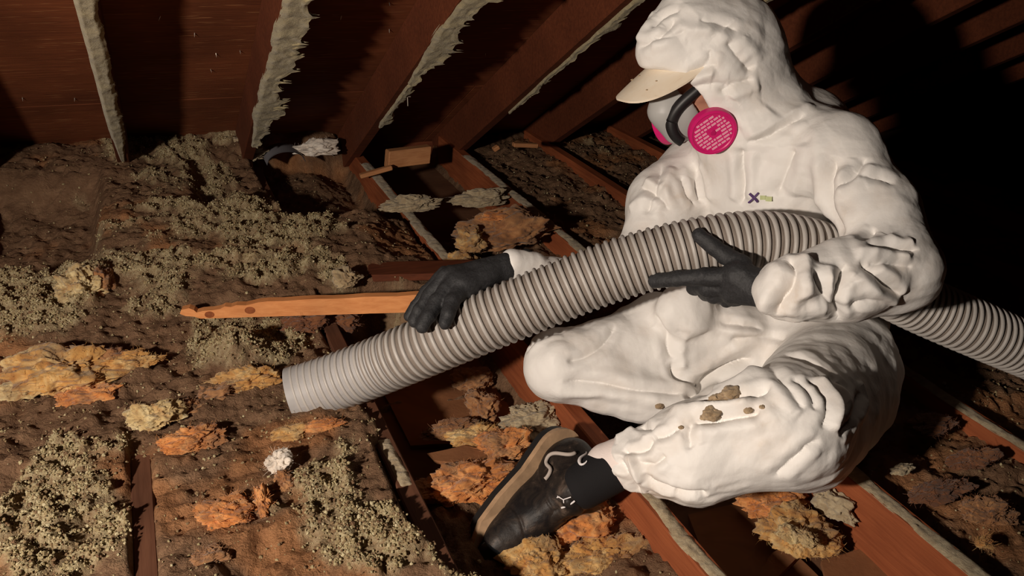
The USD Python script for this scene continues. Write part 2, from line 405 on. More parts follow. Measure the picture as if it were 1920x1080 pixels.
# ================================================================== THE SETTING: attic shell
PITCH = math.radians(30.1); EAVE = 3.65; TN = math.tan(PITCH)
SL = np.array([0, -math.cos(PITCH), math.sin(PITCH)])            # up the slope, towards the camera
NR = np.array([0, -math.sin(PITCH), -math.cos(PITCH)])           # into the attic
HEEL = np.array([0, EAVE, 0.0])
XA = np.array([1.0, 0, 0])
RIDGE = 5.4                                                     # slope length
x_lo, x_hi = -3.2, 6.4
roof = thing('ceiling', 'sloping reddish plywood roof deck above the insulation', None, kind='structure')
for i, (s0, s1) in enumerate([(-0.25, 0.62), (0.62, 1.84), (1.84, 3.06), (3.06, 4.28), (4.28, RIDGE)]):
    off = 0.0 if i % 2 else 1.218
    for x0 in np.arange(-0.085 + off - 2.436 * 2, x_hi, 2.436):
        a, b = max(x0, x_lo), min(x0 + 2.434, x_hi)
        if b - a < 0.1:
            continue
        part(roof, 'plywood_sheet', place(box((a, s0 + 0.0015, -0.014), (b, s1 - 0.0015, 0.0), 0.0015), XA, SL, NR, HEEL), M['plywood'], smooth=False)
top = HEEL + SL * RIDGE
back = thing('ceiling_back', 'far slope of the roof behind the camera', None, kind='structure')
SLb = np.array([0, -math.cos(PITCH), -math.sin(PITCH)]); NRb = np.array([0, math.sin(PITCH), -math.cos(PITCH)])
part(back, 'plywood_sheet', place(box((x_lo, 0, -0.014), (x_hi, RIDGE, 0)), XA, SLb, NRb, top), M['plywood'], smooth=False)
y_end = top[1] - RIDGE * math.cos(PITCH)
solo('floor', box((x_lo, y_end, -0.17), (x_hi, EAVE + 0.25, -0.145)), M['plaster'], kind='structure', label='brown ceiling board under the joists', smooth=False)
for nm, xx in (('wall_left', x_lo), ('wall_right', x_hi)):
    tri = np.array([[EAVE + 0.2, -0.17], [y_end, -0.17], [y_end, 0.0], [top[1], top[2]], [EAVE + 0.2, -0.1]])
    v = np.vstack([np.column_stack([np.full(5, xx + d), tri]) for d in (-0.02, 0.0)])
    solo(nm, trimesh.convex.convex_hull(v), M['plywood'], kind='structure', label='gable end of the attic', smooth=False)
solo('wall_eave', box((x_lo, EAVE + 0.12, -0.17), (x_hi, EAVE + 0.16, 0.06)), M['rafter_wood'], kind='structure', label='wall plate closing the eave behind the insulation', smooth=False)

# nail points through the deck
pts = [(42, 183), (140, 184), (405, 100), (365, 62), (450, 95), (395, 130), (510, 48), (730, 5), (785, 25), (730, 55), (757, 83), (1078, 40), (1012, 80), (720, 123), (850, 70), (300, 31), (640, 30), (930, 182), (910, 100)]
for (px, py) in pts:
    v = R @ np.array([(px - 960) / FPX, (py - 540) / FPX, 1.0]); t = np.dot(HEEL - CAM, NR) / np.dot(v, NR); q = CAM + v * t
    n = lathe([(0.0, 0.012), (0.0006, 0.009), (0.0016, 0.003), (0.0017, -0.002)], 8)
    d = unit(NR + rng.normal(0, 0.25, 3)); a = unit(np.cross(d, XA))
    part(roof, 'nail_point', place(n, np.cross(a, d), a, d, q), M['nail'])

# ------------------------------------------------------------------ rafters
RD = 0.14; RW = 0.040
JX = [-1.70, -1.30, -0.89, -0.487, -0.083, 0.357, 0.758, 1.166, 1.56, 1.97, 2.37, 2.78, 3.19, 3.6, 4.0]
JS = 0.406


def rafter_x(px, py):
    v = R @ np.array([(px - 960) / FPX, (py - 540) / FPX, 1.0]); o = HEEL + NR * RD
    return (CAM + v * np.dot(o - CAM, NR) / np.dot(v, NR))[0]


RX = [rafter_x(183, 100), rafter_x(517, 110), rafter_x(790, 120), rafter_x(1060, 110)]
print('rafters', np.round(RX, 3))
RX = [RX[0] - 1.22, RX[0] - 0.81, RX[0] - 0.405] + RX + [RX[3] + JS * (k + 1) for k in range(6)]
rl = {2: 'bare rafter at the far left edge above the insulation', 3: 'narrow rafter coated with pale insulation dust, leftmost one in view',
      4: 'brown rafter with thick ragged insulation crust, second one in view from the left', 5: 'brown rafter with a hanging nail and torn crust, running down to the pale wood block',
      6: 'dark rafter with a thin fuzzy lower edge, running down right of the wood block', 7: 'deep shaded rafter passing behind the cap of the worker',
      8: 'shaded rafter passing behind the hood of the worker', 9: 'shaded rafter in the dark above the back of the worker'}
raf = {}
for i, x in enumerate(RX):
    r = thing('rafter', rl.get(i, 'dark roof rafter beyond the reach of the lamp'), 'rafter', HEEL + XA * x + NR * 0.0, group=None if i in rl else 'unlit rafters')
    b = box((-RW / 2, -0.1, 0.0), (RW / 2, RIDGE - 0.02, RD), 0.003)
    m = b
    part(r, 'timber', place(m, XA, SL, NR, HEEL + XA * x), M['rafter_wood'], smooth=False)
    raf[i] = (r, x)


def crust(i, s0, s1, left, right, seed, thick=0.008, jag=0.02, hang=0.0, nu=260, nv=16):
    """Blown insulation stuck to a rafter's underside; its right edge is torn."""
    r, x = raf[i]

    def fn(u, v):
        s = s0 + (s1 - s0) * u
        e = meshkit.fbm(np.column_stack([s * 9, s * 0, s * 0]), 4, seed) - 0.5
        e2 = np.abs(meshkit.noise(np.column_stack([s * 45, s * 0, s * 0]), seed + 3) - 0.5) * 2
        taper = np.clip(np.minimum(u, 1 - u) * 8, 0, 1)
        xr = right + jag * 1.6 * e + jag * (e2 ** 3) * 1.2
        xl = left + jag * 0.35 * (meshkit.fbm(np.column_stack([s * 14, s * 0, s * 0 + 4]), 3, seed + 9) - 0.5)
        mid = (left + right) / 2
        xr, xl = mid + (xr - mid) * (0.25 + 0.75 * taper), mid + (xl - mid) * (0.4 + 0.6 * taper)
        xx = xl + (xr - xl) * v
        lump = meshkit.fbm(np.column_stack([s * 30, xx * 40, s * 0]), 4, seed + 5)
        edge = np.clip(np.minimum(v, 1 - v) * 5, 0, 1)
        h = (thick * (0.3 + 1.3 * lump)) * edge - 0.001 + hang * np.clip(v - 0.75, 0, 1) * 4 * lump
        return HEEL + (x + xx)[:, None] * XA + s[:, None] * SL + (RD + h)[:, None] * NR
    top_ = grid(nu, nv, fn)
    under = grid(nu, nv, lambda u, v: fn(u, v) - NR * 0.006)
    under.invert()
    part(r, 'insulation_crust', trimesh.util.concatenate([top_, under]), M['crust'], label='crust of dried pale insulation on the underside', kind='stuff')


crust(3, 0.44, 3.4, -0.021, 0.021, 11, jag=0.006)
crust(4, 0.52, 3.4, -0.020, 0.036, 12, jag=0.032, hang=0.02)
crust(5, 0.66, 1.15, 0.000, 0.020, 31, jag=0.02, nu=90)
crust(5, 1.12, 3.4, -0.018, 0.040, 13, jag=0.036, hang=0.02)
crust(6, 0.75, 3.4, 0.004, 0.026, 14, jag=0.02, hang=0.01)
crust(7, 1.0, 2.6, 0.006, 0.022, 15, jag=0.014)
# the bent roofing nail that hangs from the torn crust
r5, x5 = raf[5]
v = R @ np.array([(764 - 960) / FPX, (182 - 540) / FPX, 1.0]); o = HEEL + NR * (RD + 0.004)
q = CAM + v * np.dot(o - CAM, NR) / np.dot(v, NR); print('nail', q[0] - x5)
q[0] = min(q[0], x5 + 0.034)
part(r5, 'hanging_nail', trimesh.util.concatenate([tube([q + [0, 0, 0.0], q + [0.001, 0, -0.028]], 0.0018, 8), tube([q + [-0.010, 0, 0.002], q + [0.010, 0, 0.001]], 0.0022, 8)]), M['nail'], label='loose nail hanging in the torn crust')

# ------------------------------------------------------------------ joists
jl = {3: 'joist buried under fill at the lower left edge', 4: 'joist nearly buried in fill, only a brown strip of its top showing', 5: 'joist with dusty top running under the hose nozzle',
      6: 'red-brown joist running under the shoe and the kneeling leg', 7: 'red-brown joist running under the hips of the worker, dusty top',
      8: 'dim red joist behind the hips of the worker', 9: 'dark joist at the lower right edge'}
joi = {}
for i, x in enumerate(JX):
    if not -1.0 < x < 3.0:
        continue
    j = thing('joist', jl.get(i, 'dark ceiling joist out of the lamp light'), 'joist', (x, 0, 0), group=None if i in jl else 'unlit joists')
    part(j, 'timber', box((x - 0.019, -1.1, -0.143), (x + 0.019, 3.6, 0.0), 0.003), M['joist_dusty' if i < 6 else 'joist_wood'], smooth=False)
    joi[i] = (j, x)


def dust_top(i, y0, y1, seed, cover=1.0):
    j, x = joi[i]

    def fn(u, v):
        y = y0 + (y1 - y0) * u
        w = 0.019 * (0.75 + 0.5 * meshkit.fbm(np.column_stack([y * 12, y * 0, y * 0]), 3, seed)) * cover
        sh = 0.007 * (meshkit.noise(np.column_stack([y * 9, y * 0, y * 0]), seed + 1) - 0.5)
        xx = np.clip((v * 2 - 1) * w + sh, -0.0188, 0.0188)
        edge = np.clip(np.minimum(v, 1 - v) * 4, 0, 1) * np.clip(np.minimum(u, 1 - u) * 30, 0, 1)
        h = (0.001 + 0.008 * meshkit.fbm(np.column_stack([y * 60, xx * 60, y * 0]), 3, seed + 2) ** 1.5) * edge - 0.0008
        return np.column_stack([x + xx, y, h])
    part(j, 'dust_layer', grid(300, 9, fn), M['grey_fill'], label='grey dust and crumbs on the top edge', kind='stuff')


dust_top(5, 1.3, 1.46, 21, 0.7); dust_top(6, 0.75, 1.15, 22, 0.8); dust_top(6, 2.0, 3.3, 23); dust_top(7, 0.6, 1.6, 24, 0.9); dust_top(7, 2.1, 3.3, 25); dust_top(8, 0.7, 2.4, 26, 0.9); dust_top(9, 0.8, 2.4, 27)


# ------------------------------------------------------------------ loose fill
def sm(a, b, x):
    t = np.clip((x - a) / (b - a), 0, 1); return t * t * (3 - 2 * t)


def bump_at(x, y, cx, cy, rx, ry):
    return np.exp(-((x - cx) / rx) ** 2 - ((y - cy) / ry) ** 2)


PALE = [(560, 500, 80, 36, 1.0), (470, 545, 120, 24, 1.0), (120, 560, 200, 50, .95), (380, 540, 190, 40, .95), (500, 470, 130, 60, .95), (270, 480, 120, 40, .6), (60, 520, 130, 60, 1), (30, 640, 90, 40, .9), (420, 440, 170, 60, .9), (330, 350, 110, 50, .8), (480, 510, 120, 35, 1), (90, 880, 130, 60, .55), (70, 1000, 150, 90, 1), (150, 950, 80, 60, .9),
        (620, 950, 110, 110, .9), (700, 1030, 130, 70, 1), (860, 1050, 90, 50, 1), (660, 850, 60, 50, .6), (560, 1040, 60, 40, .5), (450, 655, 95, 48, 1.7), (980, 790, 70, 40, .75), (440, 290, 60, 25, .8),
        (200, 290, 80, 25, .8), (300, 330, 100, 40, .8), (270, 600, 60, 30, .5), (560, 440, 80, 40, .6), (760, 360, 60, 30, .5), (620, 530, 40, 25, 1), (700, 800, 40, 60, .7), (1560, 960, 30, 60, .5), (1700, 960, 40, 60, .35)]


def pale_field(x, y):
    """How much of the pale granular fill lies at a place (0 brown dust, 1 pale)."""
    p = np.column_stack([x, y, x * 0]); t = np.zeros(len(x))
    for cx, cy, rx, ry, a in PALE:
        c = Pz(cx, cy); ex = np.linalg.norm(Pz(cx + rx, cy) - c); ey = np.linalg.norm(Pz(cx, cy + ry) - Pz(cx, cy - ry)) / 2
        t = np.maximum(t, a * np.exp(-(((x - c[0]) / ex) ** 2 + ((y - c[1]) / ey) ** 2) ** 1.4 * 0.8))
    return sm(0.30, 0.72, t * 0.80 + (meshkit.fbm(p * 9, 4, 60) - 0.5) * 1.5)


from scipy.spatial import cKDTree
nod_xy = np.column_stack([rng.uniform(-0.9, 2.3, 26000), rng.uniform(0.6, 3.6, 26000)]); nod_r = 0.005 + 0.017 * rng.random(26000) ** 2.0
nod_tree = cKDTree(nod_xy)


def nodules(x, y):
    d, k = nod_tree.query(np.column_stack([x, y]), k=7)
    r = nod_r[k]; hh = np.sqrt(np.maximum(r * r - d * d, 0)) * 0.78
    return hh.max(1), (np.maximum(1 - d / r, 0)).max(1)


def fill_tone(x, y, z):
    p = np.column_stack([x, y, z]); pf = pale_field(x, y); top_ = nodules(x, y)[1]
    pale = np.clip(pf * (0.45 + 0.9 * np.minimum(top_ * 1.6, 1)) * (0.75 + 0.5 * meshkit.noise(p * 24, 66)), 0, 1)
    orange = sm(0.56, 0.70, meshkit.fbm(p * 6 + 3, 3, 61)) * 0.45 * (1 - pf)
    return pale, orange


def fill_height(x, y):
    p = np.column_stack([x, y, x * 0])
    wx = x + 0.06 * (meshkit.fbm(p * 5, 3, 50) - 0.5); wy = y + 0.16 * (meshkit.fbm(p * 5 + 7, 3, 51) - 0.5)
    left = 1 - sm(0.345, 0.375, wx)                                           # everything left of joist 5
    h = -0.055 + 0.0 * x
    # left field
    hl = 0.012 + 0.048 * sm(1.9, 2.3, wy) + 0.03 * (meshkit.fbm(p * 3, 3, 52) - 0.35) * sm(0.9, 1.5, y)
    hl = hl - 0.115 * sm(-0.14, -0.20, wx) * sm(2.38, 2.48, wy) * sm(3.25, 3.05, wy) - 0.05 * sm(0.10, 0.16, wx) * sm(2.75, 2.9, wy) * sm(3.35, 3.2, wy)
    bc = 1 - sm(0.70, 0.77, x)
    hb = np.full_like(x, -0.06)
    hb = np.where(wy > 2.12, 0.05 + 0.02 * sm(2.12, 2.3, wy) - 0.06 * sm(0.56, 0.72, wx), hb)             # heap behind the board
    hb = hb + (-0.16 - hb) * sm(1.80, 1.84, wy) * (1 - sm(2.08, 2.12, wy))     # emptied bay
    hb = hb + (-0.15 - hb) * sm(1.36, 1.46, wy) * (1 - sm(1.80, 1.84, wy))      # bare board
    hb = hb - 0.17 * sm(2.62, 2.75, wy) * (1 - sm(3.45, 3.55, wy))
    hb = hb + (0.0 - hb) * (1 - sm(1.04, 1.14, wy)) * sm(0.42, 0.385, wx) - 0.035 * bump_at(x, y, 0.50, 1.08, 0.12, 0.14)
    hb = hb + (-0.055 - hb) * bump_at(x, y, 0.60, 1.38, 0.12, 0.10)
    hb = hb + (hl - hb) * left
    h = h + (hb - h) * bc
    cd = sm(0.74, 0.78, x) * (1 - sm(1.13, 1.18, x))
    hc = -0.16 + 0.07 * sm(1.15, 1.5, wy) + 0.03 * sm(2.15, 2.3, wy) - 0.09 * sm(2.55, 2.75, wy)
    h = h + (hc - h) * cd
    de = sm(1.15, 1.18, x)
    hd = -0.03 + 0.02 * (meshkit.fbm(p * 4, 3, 55) - 0.5) - 0.02 * sm(1.9, 2.2, x)
    h = h + (hd - h) * de
    mc = Pz(445, 672, 0.02)
    h = h + 0.062 * np.exp(-(((wx - mc[0]) / 0.070) ** 2 + ((y - mc[1]) / 0.060) ** 2) ** 1.6)
    # ledges at the eave
    h = h + 0.035 * sm(2.9, 3.5, y) * (1 - sm(0.5, 1.0, x))
    rough = (meshkit.fbm(p * 12, 4, 56) - 0.5) * 0.045 - np.abs(meshkit.fbm(p * 30, 3, 57) - 0.5) * 0.035 + (meshkit.fbm(p * 85, 2, 58) - 0.5) * 0.012
    calm = np.where(h < -0.135, 0.25, 1.0)
    h = h + rough * calm + nodules(x, y)[0] * sm(0.25, 0.6, pale_field(x, y))
    # joist 4 stays a scraped strip; joists further right keep clean tops
    d = np.abs(x + 0.083)
    h = np.where((d < 0.03), h + (np.minimum(h, -0.004) - h) * sm(0.024, 0.016, d) * sm(1.10, 1.16, wy) * sm(1.60, 1.5, wy), h)
    for jx, lo, hi in ((0.357, 1.15, 1.45), (0.357, 1.72, 2.06), (0.758, 0.2, 3.6), (1.166, 0.2, 3.6), (1.56, 0.2, 3.6), (1.97, 0.2, 3.6)):
        d = np.abs(x - jx)
        h = h + (np.minimum(h, -0.012) - h) * sm(0.034, 0.022, d) * sm(lo - 0.04, lo + 0.04, wy) * sm(hi + 0.04, hi - 0.04, wy)
    return h


def terrain(x0, x1, y0, y1, step):
    def axis(a, b, fa, fb):
        return np.r_[np.arange(a, fa, 0.02), np.arange(fa, fb, step), np.arange(fb, b + 0.01, 0.02)]
    xs, ys = axis(x0, x1, -0.62, 2.0), axis(y0, y1, 0.75, 3.45); nu, nv = len(xs), len(ys)

    def fn(u, v):
        x, y = xs[np.round(u * (nu - 1)).astype(int)], ys[np.round(v * (nv - 1)).astype(int)]
        return np.column_stack([x, y, fill_height(x, y)])
    m = grid(nu, nv, fn)
    p = solo('loose_fill', m, M['fill'], 'loose brown and grey-green blown insulation lying between and over the joists', 'insulation', smooth=True, kind='stuff')
    a, b = fill_tone(*m.vertices.T)
    primvar(p, 'tone', np.column_stack([a, b, a * 0]))
    return m, a


fill_mesh, fill_pale = terrain(-1.6, 3.1, 0.45, 3.72, 0.0065)

# granules of the pale fill
proto_n = 4
gpath = '/World/loose_fill_granules'
pi = UsdGeom.PointInstancer.Define(stage, gpath)
tag(pi.GetPrim(), 'pale grey-green granules scattered over the blown insulation', 'insulation granules', kind='stuff')
for k in range(proto_n):
    g = trimesh.creation.icosphere(1, 1.0); v = np.array(g.vertices)
    g.vertices = v * (0.55 + 0.9 * meshkit.noise(v * 1.7 + 10 * k, 70 + k))[:, None]
    usdkit.mesh(stage, f'{gpath}/granule_{k}', g, M['granule'], smooth=False)
    pi.GetPrototypesRel().AddTarget(f'{gpath}/granule_{k}')
vx = fill_mesh.vertices; pxx, pyy, dd = pix(vx)
w = np.where((pxx > -60) & (pxx < 1980) & (pyy > 250) & (pyy < 1120), 0.022 + fill_pale ** 1.5, 0); w[vx[:, 2] < -0.125] = 0
for jx in (0.758, 1.166, 1.56):
    w[np.abs(vx[:, 0] - jx) < 0.03] = 0
w *= np.where(dd < 2.2, 1.0, 0.5)
N = 45000
pick = rng.choice(len(vx), N, p=w / w.sum())
gp = vx[pick] + rng.uniform(-0.005, 0.005, (N, 3)) * [1, 1, 0.3]
gs = 0.0011 + 0.0022 * rng.random(N) ** 2.5
pi.CreatePositionsAttr(Vt.Vec3fArray.FromNumpy(gp.astype(np.float32)))
pi.CreateScalesAttr(Vt.Vec3fArray.FromNumpy((gs[:, None] * rng.uniform(0.7, 1.3, (N, 3))).astype(np.float32)))
qq = rng.normal(size=(N, 4)); qq /= np.linalg.norm(qq, axis=1, keepdims=True)
pi.CreateOrientationsAttr(Vt.QuathArray([Gf.Quath(*map(float, q)) for q in qq]))
pi.CreateProtoIndicesAttr(Vt.IntArray.FromNumpy(rng.integers(0, proto_n, N).astype(np.int32)))


# ------------------------------------------------------------------ bats, boards, blocks
def slab(px_poly, z, thick, name, mat, label, cat, seed=1, wob=0.006):
    """A sheet lying in a bay, its outline given by floor points."""
    from shapely.geometry import Polygon
    pts = np.array([Pz(a, b, z)[:2] for a, b in px_poly])
    poly = Polygon(pts).buffer(0)
    m = trimesh.creation.extrude_polygon(poly, thick)
    m = trimesh.Trimesh(*trimesh.remesh.subdivide_to_size(m.vertices, m.faces, 0.03, max_iter=12), process=True)
    v = np.array(m.vertices); v[:, 2] += z - thick + wob * 2 * (meshkit.fbm(v * [7, 7, 0], 3, seed) - 0.5)
    m.vertices = v
    return solo(name, m, mat, label, cat, smooth=40)


slab([(700, 700), (930, 655), (1010, 770), (900, 830), (770, 835)], -0.135, 0.012, 'ceiling_board', M['paper'], 'bare brown board in the emptied bay under the hose', 'board', 3)
slab([(1290, 965), (1420, 935), (1470, 1020), (1540, 1085), (1420, 1120), (1345, 1110)], -0.13, 0.01, 'facing_paper', M['paper'], 'brown facing paper in the bay below the knee', 'paper', 4)
slab([(1540, 1050), (1640, 1020), (1760, 1085), (1740, 1130), (1560, 1120)], -0.12, 0.01, 'facing_paper', M['paper'], 'brown facing paper at the bottom edge beside the yellow batt', 'paper', 5)
slab([(1445, 1040), (1475, 1020), (1500, 1040), (1440, 1100), (1400, 1120)], -0.118, 0.01, 'facing_paper', M['paper'], 'creased brown paper strip between the two facing sheets', 'paper', 6)
slab([(1108, 935), (1145, 945), (1200, 1020), (1275, 1120), (1215, 1120), (1150, 1000)], -0.128, 0.014, 'wood_strip', M['plaster'], 'flat brownish strip along the foot of the joist beside the orange batt', 'wood strip', 8, 0.002)
slab([(800, 850), (870, 835), (930, 850), (880, 868), (815, 862)], -0.05, 0.008, 'facing_paper', M['paper'], 'torn scrap of brown paper above the orange batt', 'paper', 7)


def fuzz(parent, mesh, mat, n, length, seed):
    """Loose curled glass fibers standing out of a lump."""
    fr = np.random.default_rng(seed)
    q, fi = trimesh.sample.sample_surface(mesh, n, seed=seed)
    nn = mesh.face_normals[fi]
    d = nn * 0.25 + fr.normal(0, 0.7, (n, 3)); d /= np.linalg.norm(d, axis=1, keepdims=True)
    d2 = d * 0.4 + fr.normal(0, 0.8, (n, 3)); l = length * fr.uniform(0.4, 1.3, n)[:, None]
    pts = np.stack([q - d * 0.002, q + d * l * 0.45, q + d * l * 0.8 + d2 * l * 0.2, q + d * l * 0.9 + d2 * l * 0.6], 1)
    c = UsdGeom.BasisCurves.Define(stage, parent + '/fibers')
    c.CreateTypeAttr('linear'); c.CreatePointsAttr(Vt.Vec3fArray.FromNumpy(pts.reshape(-1, 3).astype(np.float32)))
    c.CreateCurveVertexCountsAttr(Vt.IntArray.FromNumpy(np.full(n, 4, np.int32)))
    c.CreateWidthsAttr(Vt.FloatArray.FromNumpy(np.tile(np.float32([0.0007, 0.0006, 0.0005, 0.0003]), n))); c.SetWidthsInterpolation('vertex')
    UsdShade.MaterialBindingAPI.Apply(c.GetPrim()).Bind(mat)
    tag(c.GetPrim(), kind='stuff')


def tuft(px, py, rx, ry, mat, label, z=0.0, seed=1, tall=0.5, rough=0.45, cat='fiberglass tuft', name='fiberglass_tuft', sub=4, sink=0.25, fine=True):
    """A torn lump of glass wool: photo centre and radii in pixels, resting at height z."""
    c = Pz(px, py, z); d = pix(c)[2]
    ax = rx / FPX * d; az = max(ry / FPX * d * 0.9, 0.006)
    ay = max(ry / FPX * d * 1.25, ax * 0.45)
    g = trimesh.creation.icosphere(sub, 1.0); v = np.array(g.vertices)
    n = meshkit.fbm(v * 1.3 + seed * 3.1, 3, seed); n2 = meshkit.fbm(v * 3.6 + seed, 3, seed + 5); n3 = meshkit.fbm(v * 9.0 + seed, 2, seed + 8)
    rr = 1 + rough * 3.0 * (n - 0.5) + rough * 1.5 * (n2 - 0.5) + rough * 0.5 * (n3 - 0.5)
    if name == 'fill_clump':
        rr = rr + 0.16 * (meshkit.fbm(v * [16, 16, 24] + seed, 2, seed + 11) - 0.5)
    v = v * np.clip(rr, 0.35, 1.6)[:, None]
    v[:, 2] = np.where(v[:, 2] < -sink, -sink + (v[:, 2] + sink) * 0.3, v[:, 2])
    v = v * [ax, ay, az * (0.5 + tall)]
    g.vertices = v + c + [0, 0, sink * az * 0.3]
    pth = solo(name, g, mat, label, cat, smooth=True)
    if name == 'fiberglass_tuft':
        fuzz(pth, g, mat, int(np.clip(rx * ry * 0.35, 150, 900)), 0.007, seed)
    return pth


tufts = [
    (150, 548, 42, 40, 'fiber_cream', 'cream torn fiberglass tuft standing on grey fill near the left edge', .05, .6),
    (190, 535, 22, 28, 'fiber_brown', 'small brown fiberglass flake leaning on the cream tuft', .05, .6),
    (35, 592, 28, 8, 'fiber_yellow', 'flat yellow fiber scrap at the far left edge', .03, .2),
    (110, 705, 85, 48, 'fiber_yellow', 'large yellow fiberglass clump at the left, below the cream tuft', .03, .4),
    (45, 730, 40, 25, 'fiber_cream', 'cream fiber scrap at the left edge beside the large yellow clump', .02, .3),
    (245, 678, 50, 22, 'fiber_yellow', 'long golden fiberglass shred right of the large yellow clump', .035, .3),
    (170, 745, 50, 26, 'fiber_orange', 'orange fiberglass under the large yellow clump', .01, .3),
    (195, 672, 40, 18, 'fiber_brown', 'brown fiberglass shred above the golden shred', .04, .3),
    (462, 715, 52, 24, 'fiber_yellow', 'golden fiberglass showing under the pale grey mound', .02, .4),
    (405, 740, 34, 20, 'fiber_brown', 'brown fiberglass left of the golden fiberglass under the grey mound', .015, .4),
    (292, 782, 42, 28, 'fiber_cream', 'cream and yellow fiberglass knot with dark holes below the mound', .03, .5),
    (345, 765, 32, 16, 'fiber_brown', 'brown fiberglass curl behind the cream knot', .02, .4),
    (360, 828, 54, 26, 'fiber_orange', 'orange fiberglass lump below the cream knot', .015, .4),
    (525, 868, 22, 22, 'fiber_white', 'small white cotton-like tuft left of the joist under the nozzle', .02, .6),
    (532, 905, 20, 18, 'fiber_brown', 'brown fluff under the small white tuft', .01, .4),
    (425, 962, 46, 28, 'fiber_orange', 'orange fiberglass flake in the brown fill at lower left', .01, .3),
    (492, 945, 16, 34, 'fiber_orange', 'narrow orange fiberglass strip leading up to the white tuft', .01, .3),
    (395, 1045, 30, 18, 'fiber_brown', 'brown fiberglass scrap at the bottom, left of center', .01, .3),
    (608, 798, 34, 13, 'fiber_orange', 'bright orange fiberglass strip right under the hose nozzle', .02, .3),
    (545, 812, 36, 16, 'fiber_yellow', 'dull yellow fluff under the nozzle, left of the orange strip', .01, .3),
    (885, 905, 80, 40, 'fiber_orange', 'big orange fiberglass batt piece beside the shoe', -.045, .4),
    (830, 920, 45, 32, 'fiber_orange', 'orange fiberglass edge left of the big piece beside the shoe', -.05, .3),
    (945, 836, 44, 30, 'fiber_orange', 'bright orange fiberglass puff above the shoe', -.04, .5),
    (890, 820, 50, 24, 'fiber_yellow', 'golden fiberglass left of the bright puff above the shoe', -.06, .4),
    (905, 765, 26, 34, 'fiber_brown', 'brown-orange fiberglass strand on the bare board', -.11, .3),
    (885, 715, 34, 26, 'fiber_brown', 'brown fluff on the bare board near the hose', -.115, .3),
    (850, 805, 60, 16, 'fiber_brown', 'flat brown fiberglass layer on the front of the bare board', -.09, .3),
    (1000, 790, 62, 38, 'grey_fill', 'grey clump of fill in front of the far knee', -.06, .4),
    (1085, 985, 74, 52, 'fiber_orange', 'orange batt under the toe side of the shoe', -.08, .3),
    (1130, 1050, 84, 46, 'fiber_yellow', 'yellow-orange batt at the bottom edge right of the shoe', -.09, .3),
    (1010, 1060, 56, 40, 'fiber_yellow', 'yellow batt at the bottom edge under the toe', -.085, .3),
    (960, 945, 50, 60, 'fiber_brown', 'brown batt hidden beneath the shoe', -.10, .2),
    (1455, 945, 60, 34, 'fiber_orange', 'orange batt below the near knee', -.10, .3),
    (1490, 1000, 62, 44, 'fiber_yellow', 'yellow-orange batt with pale tufts below the near knee', -.095, .35),
    (1545, 1022, 34, 22, 'fiber_yellow', 'pale yellow fluff at the lower edge of the batt near the paper', -.10, .4),
    (1480, 1000, 20, 16, 'fiber_cream', 'cream puff in the middle of the yellow batt', -.055, .5),
    (1512, 1012, 14, 16, 'fiber_cream', 'small cream puff right of the other on the yellow batt', -.055, .5),
    (1562, 950, 22, 38, 'grey_fill', 'grey crumbs heaped against the joist right of the yellow batt', -.07, .3),
    (905, 374, 54, 18, 'grey_fill', 'pale ledge of fill leaning on the red joist beyond the far hand', .0, .5),
    (955, 440, 92, 34, 'fiber_brown', 'brown batt end with yellow edge behind the far hand', .02, .9),
    (868, 500, 34, 20, 'fiber_yellow', 'yellow corner of the batt behind the far hand', -.02, .6),
    (885, 455, 26, 26, 'fiber_yellow', 'yellow upper edge of the batt behind the far hand', .03, .6),
    (930, 408, 26, 10, 'fiber_orange', 'thin orange wisp on top of the batt behind the hand', .09, .4),
    (190, 285, 44, 20, 'grey_fill', 'grey hump of fill against the eave at upper left', .05, .6),
    (90, 285, 22, 14, 'fiber_orange', 'orange scrap against the eave at the far upper left', .05, .6),
    (178, 300, 12, 8, 'fiber_orange', 'tiny orange scrap in front of the grey hump at the eave', .07, .6),
    (450, 290, 52, 24, 'grey_fill', 'grey clump of fill at the foot of the second rafter', .04, .6),
    (590, 283, 38, 17, 'fiber_white', 'white fluffy wad at the eave between two rafters', .05, .6),
    (768, 385, 50, 18, 'grey_fill', 'grey ledge of fill on the joist behind the board', .03, .5),
    (650, 525, 24, 18, 'mound', 'pale crumbly lump on the heap above the orange board', .06, .7),
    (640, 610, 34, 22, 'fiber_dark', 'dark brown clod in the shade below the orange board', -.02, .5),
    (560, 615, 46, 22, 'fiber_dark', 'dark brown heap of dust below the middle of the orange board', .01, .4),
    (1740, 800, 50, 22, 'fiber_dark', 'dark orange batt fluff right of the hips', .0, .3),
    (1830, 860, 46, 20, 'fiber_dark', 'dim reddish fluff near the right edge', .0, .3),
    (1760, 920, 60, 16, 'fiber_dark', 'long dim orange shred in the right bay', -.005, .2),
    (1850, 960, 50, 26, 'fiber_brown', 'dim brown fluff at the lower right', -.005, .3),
    (1845, 1020, 16, 10, 'fiber_yellow', 'small pale scrap near the lower right corner', .0, .4),
    (1690, 880, 24, 10, 'grey_fill', 'small grey crumb heap beside the dusty joist at right', .0, .5),
]
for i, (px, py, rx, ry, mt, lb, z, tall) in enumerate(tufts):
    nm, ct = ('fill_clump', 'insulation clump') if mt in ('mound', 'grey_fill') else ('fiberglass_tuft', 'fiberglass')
    tuft(px, py, rx, ry, M[mt], lb, z, seed=100 + i, tall=tall, name=nm, cat=ct, sub=5 if rx > 40 else 4)

